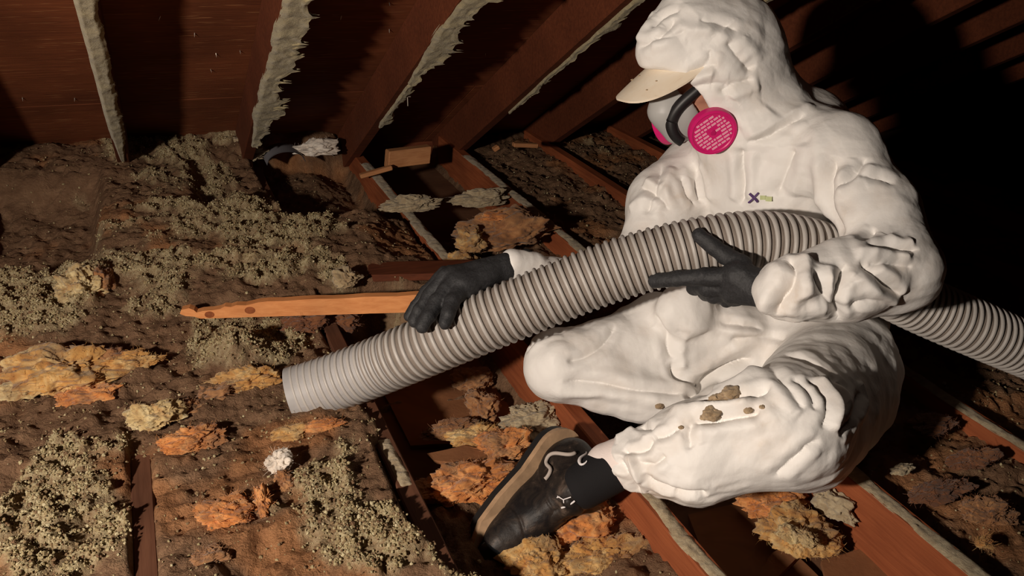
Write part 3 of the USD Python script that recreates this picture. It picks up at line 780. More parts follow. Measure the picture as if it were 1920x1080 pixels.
# the bright lath with a broken end, and the board behind it
from shapely.geometry import Polygon as Poly
a0, a1 = P(340, 578, 2.12), P(1010, 519, 2.22)
ex = unit([a1[0] - a0[0], a1[1] - a0[1], 0]); ez = np.array([0, 0, 1.0]); ey = np.cross(ez, ex)
L = 0.95
out = [(0.0, 0.010), (0.004, 0.020), (0.022, 0.024), (0.032, 0.019), (0.038, 0.012), (0.052, 0.016), (0.075, 0.017), (0.092, 0.020), (0.102, 0.026), (0.116, 0.024), (0.128, 0.028), (0.15, 0.027), (0.18, 0.034), (0.2, 0.036)]
out += [(0.2 + t * (L - 0.2), 0.036 + 0.012 * t + 0.0012 * math.sin(t * 90)) for t in np.linspace(0.05, 1, 20)] + [(L, -0.004), (0.045, -0.004), (0.03, 0.002), (0.012, 0.004)]
bm = trimesh.creation.extrude_polygon(Poly(out), 0.022)
base = np.array([a0[0], a0[1], 0.0]) + ez * (a0[2] - 0.014)
bd = thing('broken_lath', 'bright orange wooden lath with a broken knotty end lying across the joists', 'wooden lath', base)
place_b = lambda m: place(m, ex, ez, -ey, base)
part(bd, 'timber', place(bm, ex, ez, -ey, base), M['board_wood'], smooth=False)
for kx, kz, kr in ((0.066, 0.006, 0.011), (0.158, 0.014, 0.012)):
    k = trimesh.creation.cylinder(1.0, 1.0, sections=20); k.vertices = k.vertices * [kr, kr * 0.75, 0.0012] + [kx, kz, 0.0222]
    part(bd, 'knot', place(k, ex, ez, -ey, base), M['knot'], smooth=False, label='dark round knot')
b0 = P(690, 516, 2.36)
solo('bracing_board', place(box((0, 0, 0), (0.42, 0.09, 0.02), 0.002), ex, ey, ez, b0 - ez * 0.02), M['rafter_wood'], 'flat brown board with a reddish front edge behind the bright lath', 'board', smooth=False)
# joist cut-offs and blocks near the eave
c = P(765, 292, 3.35)
solo('wood_block', place(box((-0.085, -0.02, -0.035), (0.085, 0.02, 0.03), 0.003), unit([1, 0.15, 0]), unit([-0.15, 1, 0]), unit([0.1, 0, 1.0]), c), M['block_wood'], 'pale sawn wood block lying between two rafters at the eave', 'wood block', smooth=False)
for px, py, d, l, ang, lb in ((705, 322, 3.25, 0.12, 0.2, 'small pale chip of wood in front of the wood block'), (985, 272, 3.4, 0.10, -0.1, 'thin pale splinter at the eave left of the cap peak'), (930, 278, 3.4, 0.025, 0.5, 'bright crumb of plaster at the eave')):
    c = P(px, py, d)
    solo('wood_chip', place(box((-l / 2, -0.012, -0.008), (l / 2, 0.012, 0.008), 0.003), unit([math.cos(ang), 0, math.sin(ang)]), np.array([0, 1.0, 0]), unit([-math.sin(ang), 0, math.cos(ang)]), c), M['block_wood'], lb, 'wood chip', smooth=False)
# grey ventilation baffle curling behind the white wad
c = P(532, 288, 3.35)
bf = grid(20, 6, lambda u, v: c + np.column_stack([(u - 0.5) * 0.14, (v - 0.5) * 0.12 - 0.0 * u, 0.045 * np.sqrt(np.clip(1 - (u * 2 - 1) ** 2, 0, 1)) + 0.0 * v - 0.02]))
bf2 = bf.copy(); bf2.vertices = bf2.vertices - [0, 0, 0.003]; bf2.invert()
solo('vent_baffle', trimesh.util.concatenate([bf, bf2]), M['baffle'], 'dark grey curved vent baffle at the eave beside the white wad', 'vent baffle', smooth=True)
# dim tie beam far right, behind the worker
b0, b1 = P(1640, 474, 2.9), P(2100, 466, 2.75)
bx = unit(b1 - b0)
solo('tie_beam', place(box((0, -0.02, -0.035), (np.linalg.norm(b1 - b0) + 1.2, 0.02, 0.035), 0.003), bx, unit(np.cross([0, 0, 1.0], bx)), unit(np.cross(bx, np.cross([0, 0, 1.0], bx))), b0), M['joist_wood'], 'dim red-brown tie beam crossing the dark space at the right', 'beam', smooth=False)


# ================================================================== THE HOSE
HR = 0.060
hc_px = [(548, 742, 1.86), (700, 690, 1.83), (850, 628, 1.77), (1000, 566, 1.74), (1150, 508, 1.72), (1300, 468, 1.70), (1420, 455, 1.70), (1530, 472, 1.73), (1620, 514, 1.80), (1720, 568, 1.86), (1820, 612, 1.88), (1930, 658, 1.92), (2100, 722, 1.96), (2350, 765, 1.96)]
hc, hs = spline([P(*q) for q in hc_px], 1500)
ht, ha, hb_ = frames(hc); HL = hs[-1]
hose = thing('vacuum_hose', 'thick grey ribbed vacuum hose held across the lap of the worker', 'hose', P(548, 742, 1.86))
PITCHH = 0.0158; CUFF = 0.26


def hose_point(s, th, r):
    c = np.stack([np.interp(s, hs, hc[:, k]) for k in range(3)], 1)
    a = np.stack([np.interp(s, hs, ha[:, k]) for k in range(3)], 1); b = np.stack([np.interp(s, hs, hb_[:, k]) for k in range(3)], 1)
    return c + r[:, None] * (np.cos(th)[:, None] * a + np.sin(th)[:, None] * b)


def hose_tube(s0, s1, ns, rad, nt=56):
    return grid(ns, nt, lambda u, v: hose_point(s0 + (s1 - s0) * u, v * 2 * PI, rad(s0 + (s1 - s0) * u, v * 2 * PI)))


wall = hose_tube(CUFF * 0.6, HL, 900, lambda s, t: HR - 0.0052 + 0.0012 * np.cos(2 * PI * (s / PITCHH) - t))
inner = hose_tube(0.004, 0.4, 60, lambda s, t: np.full_like(s, HR - 0.010)); inner.invert()
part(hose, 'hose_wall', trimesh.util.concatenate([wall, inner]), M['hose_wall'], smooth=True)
# one continuous helical rib
turns = (HL - 0.008) / PITCHH; nr = int(turns * 44)
prof = [(-0.0041, -0.0070), (-0.0038, -0.0022), (-0.0024, -0.0003), (0.0, 0.0004), (0.0024, -0.0003), (0.0038, -0.0022), (0.0041, -0.0070)]


def rib(u, v):
    s = 0.006 + u * turns * PITCHH; th = u * turns * 2 * PI
    k = np.clip(np.round(v * (len(prof) - 1)).astype(int), 0, len(prof) - 1); pr = np.array(prof)[k]
    return hose_point(np.clip(s + pr[:, 0], 0, HL), th, HR + pr[:, 1])


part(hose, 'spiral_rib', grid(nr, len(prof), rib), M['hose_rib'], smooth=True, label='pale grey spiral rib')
cuff = hose_tube(0.0, CUFF, 260, lambda s, t: HR - 0.0008 - 0.0052 * np.clip(s / CUFF, 0, 1) ** 1.2)
lip = grid(6, 56, lambda u, v: hose_point(np.full_like(u, 0.001 - 0.001 * np.sin(u * PI)), v * 2 * PI, HR - 0.0105 + 0.0095 * u)); lip.invert()
part(hose, 'end_cuff', trimesh.util.concatenate([cuff, lip]), M['hose_cuff'], smooth=True, label='dusty smoother end of the hose')

# ================================================================== THE WORKER
person = thing('person', 'person in hooded white coverall squatting and holding a ribbed hose', 'person', (1.05, 1.25, 0.0))
m_ = lambda rpx, d: rpx * d / FPX
Fh = unit(R @ np.array([-0.90, 0.37, -0.26])); Uh = unit(np.array([0, 0, 1.0]) - Fh * Fh[2]); Lh = np.cross(Uh, Fh)
Uh = unit(Uh - 0.10 * Lh); Lh = np.cross(Uh, Fh)
Hc = P(1330, 124, 1.84)
HAX = np.array([Fh, Lh, Uh])
hp = lambda f, l, u: Hc + Fh * f + Lh * l + Uh * u

J = dict(nhip=P(1572, 695, 1.86), fhip=P(1490, 650, 1.99), waist=P(1545, 610, 1.97), chest=P(1470, 410, 1.97), nsh=P(1572, 290, 1.76), fsh=P(1325, 320, 2.06), nel=P(1680, 505, 1.62), nwr=P(1462, 545, 1.56),
         fel=P(1206, 478, 1.94), fmid=P(1092, 520, 1.90), fwr=P(975, 503, 1.82), nknee=P(1472, 800, 1.53), nank=P(1168, 868, 1.60), fknee=P(1047, 688, 1.88), fank=P(1330, 775, 1.86), neck=P(1410, 235, 1.90), back=P(1500, 262, 1.92))
S = Body()
S.cone(J['nhip'], J['fhip'], m_(92, 1.86), m_(92, 2.06), 0.05)
S.cone(J['waist'], J['chest'], m_(112, 1.97), m_(120, 1.97), 0.06)
S.cone(P(1500, 330, 1.88), P(1385, 350, 2.04), m_(108, 1.88), m_(105, 2.04), 0.06)
S.cone(J['back'], P(1470, 420, 1.95), m_(100, 1.92), m_(110, 1.95), 0.05)
S.cone(J['neck'], P(1440, 330, 1.92), m_(90, 1.9), m_(110, 1.92), 0.05)
S.cone(P(1535, 285, 1.80), J['nsh'], m_(84, 1.8), m_(74, 1.76), 0.04)
S.cone(J['nsh'], P(1640, 400, 1.69), m_(74, 1.76), m_(76, 1.69), 0.03)
S.cone(P(1640, 400, 1.69), J['nel'], m_(76, 1.69), m_(78, 1.62), 0.03)
S.cone(J['nel'], P(1585, 525, 1.585), m_(72, 1.62), m_(74, 1.58), 0.035)
S.cone(P(1585, 525, 1.585), P(1484, 541, 1.56), m_(74, 1.58), m_(62, 1.56), 0.03)
S.cone(P(1484, 541, 1.56), P(1458, 545, 1.56), m_(60, 1.56), m_(46, 1.56), 0.015)
S.cone(J['fsh'], P(1250, 385, 2.0), m_(82, 2.06), m_(70, 2.0), 0.03)
S.cone(P(1250, 385, 2.0), J['fel'], m_(72, 2.0), m_(48, 1.93), 0.03)
S.cone(J['fel'], J['fmid'], m_(46, 1.93), m_(38, 1.9), 0.02)
S.cone(J['fmid'], J['fwr'], m_(38, 1.9), m_(24, 1.81), 0.02)
S.cone(P(1000, 496, 1.83), P(962, 496, 1.81), m_(23, 1.83), m_(28, 1.81), 0.01)
S.cone(J['fhip'], P(1240, 660, 1.97), m_(100, 2.06), m_(97, 1.97), 0.04)
S.cone(P(1240, 660, 1.97), J['fknee'], m_(96, 1.97), m_(64, 1.88), 0.04)
S.cone(J['fknee'], J['fank'], m_(55, 1.88), m_(50, 1.86), 0.03)
S.cone(P(1120, 750, 1.86), P(1200, 766, 1.85), m_(22, 1.86), m_(26, 1.85), 0.02)
S.cone(J['nhip'], J['nknee'], m_(108, 1.86), m_(104, 1.53), 0.04)
S.cone(P(1590, 750, 1.78), P(1510, 830, 1.58), m_(84, 1.78), m_(92, 1.58), 0.04)
S.cone(J['nknee'], P(1300, 850, 1.56), m_(104, 1.53), m_(90, 1.56), 0.04)
S.cone(P(1300, 850, 1.56), P(1195, 864, 1.59), m_(90, 1.56), m_(56, 1.59), 0.03)
S.cone(P(1195, 864, 1.59), J['nank'], m_(54, 1.59), m_(36, 1.60), 0.012)
S.ball(P(1284, 582, 1.86), (0.066, 0.05, 0.058), k=0.02)
S.cone(P(1380, 610, 1.90), P(1230, 590, 1.92), m_(45, 1.90), m_(40, 1.92), 0.03)
S.cone(P(1640, 600, 1.98), P(1560, 620, 1.90), m_(28, 1.98), m_(40, 1.9), 0.03)
# hood
S.ball(hp(-0.022, 0.0, 0.012), (0.142, 0.122, 0.136), HAX, 0.05)
S.cone(hp(0.088, 0, 0.062), hp(0.04, 0, 0.075), 0.062, 0.085, 0.03)
S.cone(hp(-0.03, 0.0, -0.05), P(1400, 220, 1.88), 0.118, 0.118, 0.05)
S.ball(hp(0.125, 0.015, -0.07), (0.115, 0.080, 0.092), HAX, 0.012, cut=True)
hk = np.searchsorted(hs, np.linspace(hs[np.argmin(np.abs(pix(hc)[0] - 1515))], hs[np.argmin(np.abs(pix(hc)[0] - 1730))], 13))
for i in range(12):                                              # the cloth gives way where the hose is clamped under the arm
    S.cone(hc[hk[i]], hc[hk[i + 1]], HR + 0.002, HR + 0.002, 0.018, cut=True)
S.ball(hp(0.175, 0.0, -0.005), (0.095, 0.14, 0.047), HAX, 0.010, cut=True)
suit = skin(S, 0.012, 2)
v0 = np.array(suit.vertices); n0 = grad(S, v0)
spx, spy, sd = pix(v0)
facing = (n0 * (CAM - v0)).sum(1) > 0


def on_suit(q):
    r = np.hypot(spx - q[0], spy - q[1]); r = np.where(facing, r, 9e9)
    k = np.argsort(r)[:14]; k = k[r[k] < max(7, r[k[0]] + 4)]
    return v0[k[np.argmin(sd[k])]]


z1 = lambda x, y: (1160 + x / 2.348, 180 + y / 2.348)
z2 = lambda x, y: (940 + x / 2.454, 540 + y / 2.454)
z3 = lambda x, y: (1120 + x / 3.375, y / 3.375)
folds = [  # zoom, amplitude mm, width mm, points
    (z1, 11, 13, (540, 185), (620, 165), (700, 110), (790, 60), (870, 35)), (z1, -9, 9, (540, 207), (640, 187), (720, 132), (830, 80)), (z1, 7, 14, (520, 150), (600, 120), (680, 60)),
    (z1, -14, 11, (535, 230), (537, 370), (530, 490)), (z1, -13, 11, (322, 290), (352, 400), (375, 490)), (z1, 6, 12, (350, 290), (385, 380), (400, 470)), (z1, 6, 10, (500, 260), (512, 380), (505, 480)), (z1, 7, 14, (570, 250), (575, 380), (570, 470)),
    (z1, -12, 15, (770, 220), (725, 330), (690, 450)), (z1, 8, 18, (820, 200), (790, 330), (760, 450)), (z1, -20, 13, (950, 260), (918, 400), (928, 500), (985, 590), (1085, 640)), (z1, 8, 16, (850, 110), (870, 250), (880, 380), (900, 520)),
    (z1, -9, 10, (1085, 260), (1010, 370), (930, 425)), (z1, 8, 11, (1110, 280), (1050, 360), (960, 440)), (z1, -7, 10, (1220, 380), (1110, 345), (1050, 360)), (z1, 8, 12, (990, 300), (970, 420), (990, 540), (1050, 620)),
    (z1, -12, 9, (1085, 640), (1190, 660), (1320, 668)), (z1, 9, 10, (1030, 680), (1150, 690), (1300, 705)), (z1, -9, 9, (1130, 570), (1060, 640)), (z1, 7, 10, (1180, 600), (1250, 640), (1310, 640)), (z1, -7, 9, (1100, 730), (1200, 735), (1300, 740)),
    (z1, -17, 10, (740, 715), (778, 770), (748, 860), (690, 965)), (z1, -11, 10, (845, 760), (890, 850), (955, 960)), (z1, -17, 9, (1000, 730), (960, 850), (968, 1000)), (z1, 13, 16, (690, 720), (660, 850), (640, 960)), (z1, 15, 15, (835, 705), (805, 800), (830, 900)), (z1, 10, 14, (920, 730), (930, 850), (940, 950)),
    (z1, -13, 11, (1060, 710), (1140, 790), (1255, 890)), (z1, 11, 12, (1040, 780), (1120, 860), (1230, 920)), (z1, 10, 12, (1140, 740), (1220, 820), (1270, 880)), (z1, -8, 9, (1010, 940), (1110, 900), (1210, 930)),
    (z1, -10, 11, (185, 290), (160, 400), (110, 520)), (z1, 8, 11, (245, 300), (205, 420), (220, 500)), (z1, -9, 9, (275, 340), (300, 410), (350, 490)), (z1, -9, 9, (90, 400), (160, 430), (220, 500)), (z1, 7, 9, (110, 370), (190, 400)), (z1, 8, 10, (40, 500), (90, 460), (170, 470)),
    (z2, -8, 8, (300, 335), (420, 290), (500, 210), (520, 160)), (z2, 6, 22, (170, 330), (360, 230), (600, 130)), (z2, 5, 8, (120, 260), (230, 200), (350, 180)), (z2, -6, 8, (100, 300), (190, 225), (300, 200)),
    (z2, -11, 11, (270, 440), (480, 450), (700, 470), (860, 475)), (z2, 9, 14, (200, 490), (480, 490), (780, 495)), (z2, -10, 10, (690, 120), (760, 240), (800, 340)), 
    (z2, -22, 12, (730, 555), (850, 495), (960, 420), (1170, 335)), (z2, -14, 9, (800, 330), (815, 400), (900, 420), (1000, 395)), (z2, 12, 13, (815, 190), (1000, 190), (1300, 250), (1500, 310), (1660, 430)), (z2, 9, 10, (850, 200), (840, 290), (850, 380)),
    (z2, -13, 12, (1010, 320), (1200, 290), (1400, 330), (1590, 480)), (z2, -9, 9, (1040, 245), (1300, 225), (1600, 280)), (z2, 8, 10, (1100, 270), (1300, 290), (1500, 380), (1600, 560)), (z2, -8, 8, (1000, 160), (1090, 165), (1200, 195)),
    (z2, -7, 9, (1210, 330), (1290, 420), (1400, 555)), (z2, 5, 14, (1230, 410), (1330, 520), (1390, 580)), (z2, -13, 11, (1500, 400), (1585, 560), (1545, 660)), (z2, -10, 9, (1400, 400), (1500, 520), (1490, 650)), (z2, 10, 10, (1450, 400), (1545, 550), (1520, 660)), (z2, -9, 9, (1650, 470), (1620, 590), (1560, 690)), (z2, 7, 9, (1640, 420), (1680, 520), (1640, 620)), (z2, -8, 9, (1330, 400), (1420, 470), (1450, 560)),
    (z2, -15, 11, (860, 610), (1000, 605), (1190, 560)), (z2, -13, 10, (880, 525), (1060, 515), (1250, 445)), (z2, 13, 14, (720, 555), (950, 555), (1180, 520)), (z2, 14, 14, (885, 480), (1080, 445), (1190, 360)), (z2, 8, 14, (860, 640), (1100, 620), (1280, 540)), (z2, -7, 9, (870, 610), (860, 680), (860, 740)),
    (z2, -10, 8, (540, 745), (640, 745), (690, 680)), (z2, -12, 9, (530, 770), (570, 850), (650, 960)), (z2, -8, 8, (690, 690), (780, 660), (830, 630)), (z2, -8, 7, (600, 790), (700, 810), (740, 760)), (z2, 8, 9, (520, 690), (600, 640), (700, 590)), (z2, -7, 7, (560, 640), (640, 630), (700, 650)), (z2, 9, 8, (590, 740), (600, 830), (650, 900)), (z2, -8, 8, (640, 860), (700, 900), (800, 940)),
    (z2, -8, 9, (1250, 890), (1350, 790), (1490, 700)), (z2, -9, 9, (780, 945), (860, 950), (960, 960)),
    (z3, -8, 9, (240, 312), (330, 262), (420, 200), (480, 100)), (z3, -6, 8, (330, 225), (440, 230), (560, 205)), (z3, 8, 12, (300, 290), (440, 230), (640, 195), (740, 255)), (z3, -7, 9, (560, 470), (690, 400), (710, 320)), (z3, -12, 16, (830, 260), (900, 370), (1000, 470)), (z3, 9, 16, (770, 190), (860, 320), (970, 420)),
    (z3, -7, 9, (560, 500), (650, 445), (760, 420)), (z3, 6, 10, (540, 520), (640, 480), (740, 480)), (z3, -6, 9, (600, 560), (720, 540), (830, 560)), (z3, 7, 10, (380, 60), (300, 160), (250, 280)), (z3, -7, 9, (520, 60), (420, 90), (340, 180)), (z3, -6, 9, (620, 120), (760, 130), (900, 200)), (z3, -8, 12, (760, 610), (880, 540), (1000, 520)), (z3, 8, 12, (830, 640), (930, 590), (1040, 560)),
]
disp = np.zeros(len(v0))


def tri(x):
    return np.abs((x % 1.0) * 2 - 1)


wr = np.zeros(len(v0)); wp = v0 + 0.05 * np.stack([meshkit.noise(v0 * 7 + 11 * k, 200 + k) for k in range(3)], 1)
fr = np.random.default_rng(5)
for k in range(9):
    d = unit(fr.normal(size=3)); mk = sm(0.42, 0.66, meshkit.noise(v0 * 5 + 3 * k, 220 + k))
    wr += mk * (tri(wp @ d * fr.uniform(7, 17) + fr.random()) - 0.5) * fr.uniform(0.6, 1.0)
fine = np.zeros(len(v0)); wp2 = v0 + 0.03 * np.stack([meshkit.noise(v0 * 16 + 5 * k, 240 + k) for k in range(3)], 1)
for k in range(8):
    d = unit(fr.normal(size=3)); mk = sm(0.45, 0.7, meshkit.noise(v0 * 11 + 3 * k, 260 + k))
    fine += mk * (tri(wp2 @ d * fr.uniform(18, 40) + fr.random()) - 0.5)
ank = np.exp(-(np.linalg.norm(v0 - J['nank'], axis=1) / 0.11) ** 2) + np.exp(-(np.linalg.norm(v0 - J['nwr'], axis=1) / 0.08) ** 2) * 0.5
disp += wr * 0.0028 + fine * (0.0011 + 0.004 * ank)
def traced(pts):
    """A line drawn over the cloth: pixel points carried onto the surface and smoothed."""
    q = np.array(pts, float)
    c2 = spline(np.column_stack([q, q[:, 0] * 0]), 26)[0] if len(q) > 2 else np.linspace(np.r_[q[0], 0], np.r_[q[1], 0], 26)
    w_ = np.array([on_suit(p) for p in c2[:, :2]])
    step = np.linalg.norm(np.diff(w_, axis=0), axis=1); cut = np.where(step > max(0.03, 4 * np.median(step)))[0] + 1
    runs = [r_ for r_ in np.split(w_, cut) if len(r_) > 4]
    if not runs:
        return None
    r_ = max(runs, key=len)
    for _ in range(3):
        r_[1:-1] = (r_[:-2] + 2 * r_[1:-1] + r_[2:]) / 4
    t = np.linspace(0, len(r_) - 1, 120)
    return np.stack([np.interp(t, np.arange(len(r_)), r_[:, k]) for k in range(3)], 1)


for z, amp, wid, *pts in folds:
    c = traced([z(*p) for p in pts])
    if c is None:
        continue
    dist, k = cKDTree(c).query(v0, distance_upper_bound=wid * 0.004)
    near = np.isfinite(dist); uu = np.where(near, k, 0) / 119.0
    end = sm(0, 0.14, np.minimum(uu, 1 - uu))
    t = np.where(near, dist, 9) / (wid * 0.001)
    if amp > 0:
        prof = 1.15 / (1 + (t / 1.1) ** 2) - 0.07
    else:
        prof = 1.25 * np.exp(-t / 0.62) - 0.30 * np.exp(-((t - 1.9) / 1.0) ** 2)
    disp += np.where(near, amp * 0.00095 * end * prof * sm(4.0, 2.8, t), 0)
v1 = v0 + n0 * np.clip(disp, -0.03, 0.03)[:, None]
suit = trimesh.Trimesh(v1, suit.faces, process=False)
suit_p = part(person, 'coverall', suit, M['suit'], smooth=True, label='white hooded protective coverall, creased and dusty at the knees')
tree1 = cKDTree(v1)
nrm1 = suit.vertex_normals


def stick(px, py):
    """Point and normal of the coverall under a photo pixel."""
    a, b, d = pix(v1); r = np.hypot(a - px, b - py); r = np.where((nrm1 * (CAM - v1)).sum(1) > 0, r, 9e9)
    k = np.argsort(r)[:16]; k = k[r[k] < max(6, r[k[0]] + 3)]; i = k[np.argmin(d[k])]
    return v1[i], unit(nrm1[i])


def decal(strokes, mat, name, label, wpx=4.0):
    """Marks printed on the cloth: short strokes between pixel pairs that follow the surface."""
    ms = []
    for a, b, w_ in strokes:
        rows = []
        for t in np.linspace(0, 1, 5):
            x, y = a[0] + (b[0] - a[0]) * t, a[1] + (b[1] - a[1]) * t
            nx, ny = -(b[1] - a[1]), b[0] - a[0]; l = math.hypot(nx, ny); nx, ny = nx / l * w_ / 2, ny / l * w_ / 2
            for s in (-1, 1):
                q, n = stick(x, y)
                dep = pix(q)[2]; rows.append(P(x + nx * s, y + ny * s, dep) + n * 0.0025)
        r = np.array(rows); f = []
        for i in range(4):
            f += [[2 * i, 2 * i + 1, 2 * i + 3], [2 * i, 2 * i + 3, 2 * i + 2]]
        ms.append(trimesh.Trimesh(np.vstack([r, r - 0.0012 * unit(CAM - r[0])]), f + [[a_ + 10 for a_ in reversed(t)] for t in f], process=False))
    part(person, name, trimesh.util.concatenate(ms), mat, smooth=False, label=label)


decal([((1405, 363), (1421, 378), 4.5), ((1422, 361), (1404, 379), 3.5)], M['mark_purple'], 'chest_emblem', 'small dark purple cross-shaped mark on the chest')
decal([((1425, 370), (1436, 370), 8), ((1436, 372), (1448, 373), 9)], M['mark_green'], 'chest_print', 'pale green print beside the purple mark')

# ------------------------------------------------------------------ body under the coverall: one continuous figure
B = Body()
sc = 0.72
for a, b, ra, rb in (('nhip', 'fhip', .068, .068), ('waist', 'chest', .08, .095), ('back', 'chest', .085, .09), ('neck', 'back', .055, .08), ('nsh', 'fsh', .05, .05), ('nsh', 'nel', .047, .038), ('nel', 'nwr', .038, .027),
                     ('fsh', 'fel', .047, .034), ('fel', 'fmid', .032, .027), ('fmid', 'fwr', .027, .02), ('nhip', 'nknee', .066, .052), ('nknee', 'nank', .052, .034), ('fhip', 'fknee', .062, .044), ('fknee', 'fank', .036, .026), ('neck', 'chest', .055, .09)):
    B.cone(J[a], J[b], ra, rb, 0.03)
B.cone(hp(-0.02, 0, -0.06), J['neck'], 0.055, 0.06, 0.03)
B.ball(hp(-0.012, 0, 0.022), (0.094, 0.074, 0.098), HAX, 0.03)                 # skull
B.ball(hp(0.03, 0, -0.055), (0.062, 0.056, 0.062), HAX, 0.03)                  # face and jaw
B.ball(hp(0.062, 0, -0.098), (0.022, 0.026, 0.018), HAX, 0.02)                 # chin
B.cone(hp(0.078, 0, 0.0), hp(0.106, 0, -0.035), 0.009, 0.014, 0.012)            # nose
B.cone(hp(0.070, 0.035, 0.018), hp(0.078, 0, 0.016), 0.012, 0.012, 0.012); B.cone(hp(0.070, -0.035, 0.018), hp(0.078, 0, 0.016), 0.012, 0.012, 0.012)   # brow
for s in (-1, 1):
    B.ball(hp(0.076, 0.033 * s, 0.0), (0.012, 0.016, 0.011), HAX, 0.008, cut=True)     # eye sockets
    B.ball(hp(0.058, 0.044 * s, -0.03), (0.024, 0.020, 0.020), HAX, 0.015)               # cheekbones
    B.ball(hp(-0.012, 0.074 * s, -0.005), (0.017, 0.007, 0.029), HAX, 0.008)               # ears
B.cone(hp(0.082, 0.022, -0.066), hp(0.082, -0.022, -0.066), 0.008, 0.008, 0.008)          # lips
# hands inside the gloves
NH = dict(palm=[((1440, 545, 1.575), (1385, 520, 1.605), 30, 34), ((1440, 545, 1.575), (1375, 545, 1.62), 30, 26)],
          fingers=[[(1392, 495, 1.605), (1362, 480, 1.625), (1338, 464, 1.632), (1312, 441, 1.642)],
                   [(1362, 520, 1.61), (1318, 519, 1.622), (1270, 522, 1.64), (1227, 527, 1.665)],
                   [(1365, 535, 1.62), (1325, 541, 1.645), (1302, 540, 1.69), (1300, 530, 1.73)],
                   [(1372, 548, 1.63), (1338, 556, 1.66), (1322, 550, 1.71), (1322, 536, 1.745)],
                   [(1385, 556, 1.635), (1362, 562, 1.67), (1350, 556, 1.71), (1350, 542, 1.74)]], rad=[17, 16.5, 16, 15.5, 14])
FH = dict(palm=[((945, 500, 1.80), (868, 535, 1.755), 24, 28), ((945, 500, 1.80), (855, 520, 1.775), 22, 24), ((868, 535, 1.755), (842, 522, 1.775), 26, 22)],
          fingers=[[(905, 540, 1.80), (885, 572, 1.835), (868, 600, 1.85), (850, 615, 1.85)],
                   [(868, 540, 1.745), (848, 566, 1.715), (840, 588, 1.698), (835, 606, 1.692)],
                   [(848, 530, 1.75), (820, 566, 1.728), (803, 592, 1.710), (792, 612, 1.702)],
                   [(836, 518, 1.765), (806, 555, 1.760), (786, 582, 1.748), (776, 602, 1.742)],
                   [(834, 512, 1.79), (800, 548, 1.80), (780, 574, 1.80), (768, 592, 1.80)]], rad=[14, 15.5, 15.5, 14.5, 13])


def hand(body, H, k):
    for a, b, ra, rb in H['palm']:
        body.cone(P(*a), P(*b), m_(ra, a[2]) * k, m_(rb, b[2]) * k, 0.012)
    for ch, r in zip(H['fingers'], H['rad']):
        for i in range(3):
            body.cone(P(*ch[i]), P(*ch[i + 1]), m_(r * (1.08 - 0.09 * i), ch[i][2]) * k, m_(r * (0.99 - 0.09 * i), ch[i + 1][2]) * k, 0.004)


hand(B, NH, 0.8); hand(B, FH, 0.8)
B.cone(J['nwr'], P(1440, 545, 1.575), 0.026, 0.026, 0.01); B.cone(J['fwr'], P(945, 500, 1.80), 0.02, 0.02, 0.01)
part(person, 'body', skin(B, 0.0075, 0), M['skin'], smooth=True, label='skin showing only beside the eye')
for s in (-1, 1):
    e = trimesh.creation.icosphere(2, 0.0115); e.vertices = e.vertices + hp(0.068, 0.033 * s, 0.0)
    part(person, 'eye', e, M['eye'], smooth=True)

for H, wr_, lb in ((NH, ((1440, 545, 1.575), (1478, 541, 1.56), 33, 34), 'black work glove with thumb up on the front of the hose'), (FH, ((945, 500, 1.80), (985, 487, 1.822), 22, 21), 'black work glove gripping over the top of the hose')):
    G = Body(); hand(G, H, 1.0)
    a, b, ra, rb = wr_; G.cone(P(*a), P(*b), m_(ra, a[2]), m_(rb, b[2]), 0.008)
    g = skin(G, 0.0055, 1, it=2); gv = np.array(g.vertices); gn = grad(G, gv)
    gv = gv + gn * ((meshkit.fbm(gv * 60, 3, 300) - 0.5) * 0.0045 + (meshkit.noise(gv * 26, 301) - 0.5) * 0.003)[:, None]
    part(person, 'glove', trimesh.Trimesh(gv, g.faces, process=False), M['glove'], smooth=True, label=lb)

# ------------------------------------------------------------------ cap
cap = UsdGeom.Xform.Define(stage, numbered(person + '/cap')); capp = str(cap.GetPath()); ORIGIN[capp] = ORIGIN[person]
tag(cap.GetPrim(), 'off-white cap worn under the hood')


def brim(u, v, t=0.0):
    lat = (v * 2 - 1); ln = 0.120 * np.sqrt(np.clip(1 - np.abs(lat) ** 3.2, 0, 1)) + 0.004
    f = 0.085 - 0.030 * lat ** 2 + ln * u
    l = lat * 0.088
    up = 0.046 - 0.022 * lat ** 2 - 0.34 * (ln * u) - 0.6 * (ln * u) ** 2 + t
    return Hc + f[:, None] * Fh + l[:, None] * Lh + up[:, None] * Uh


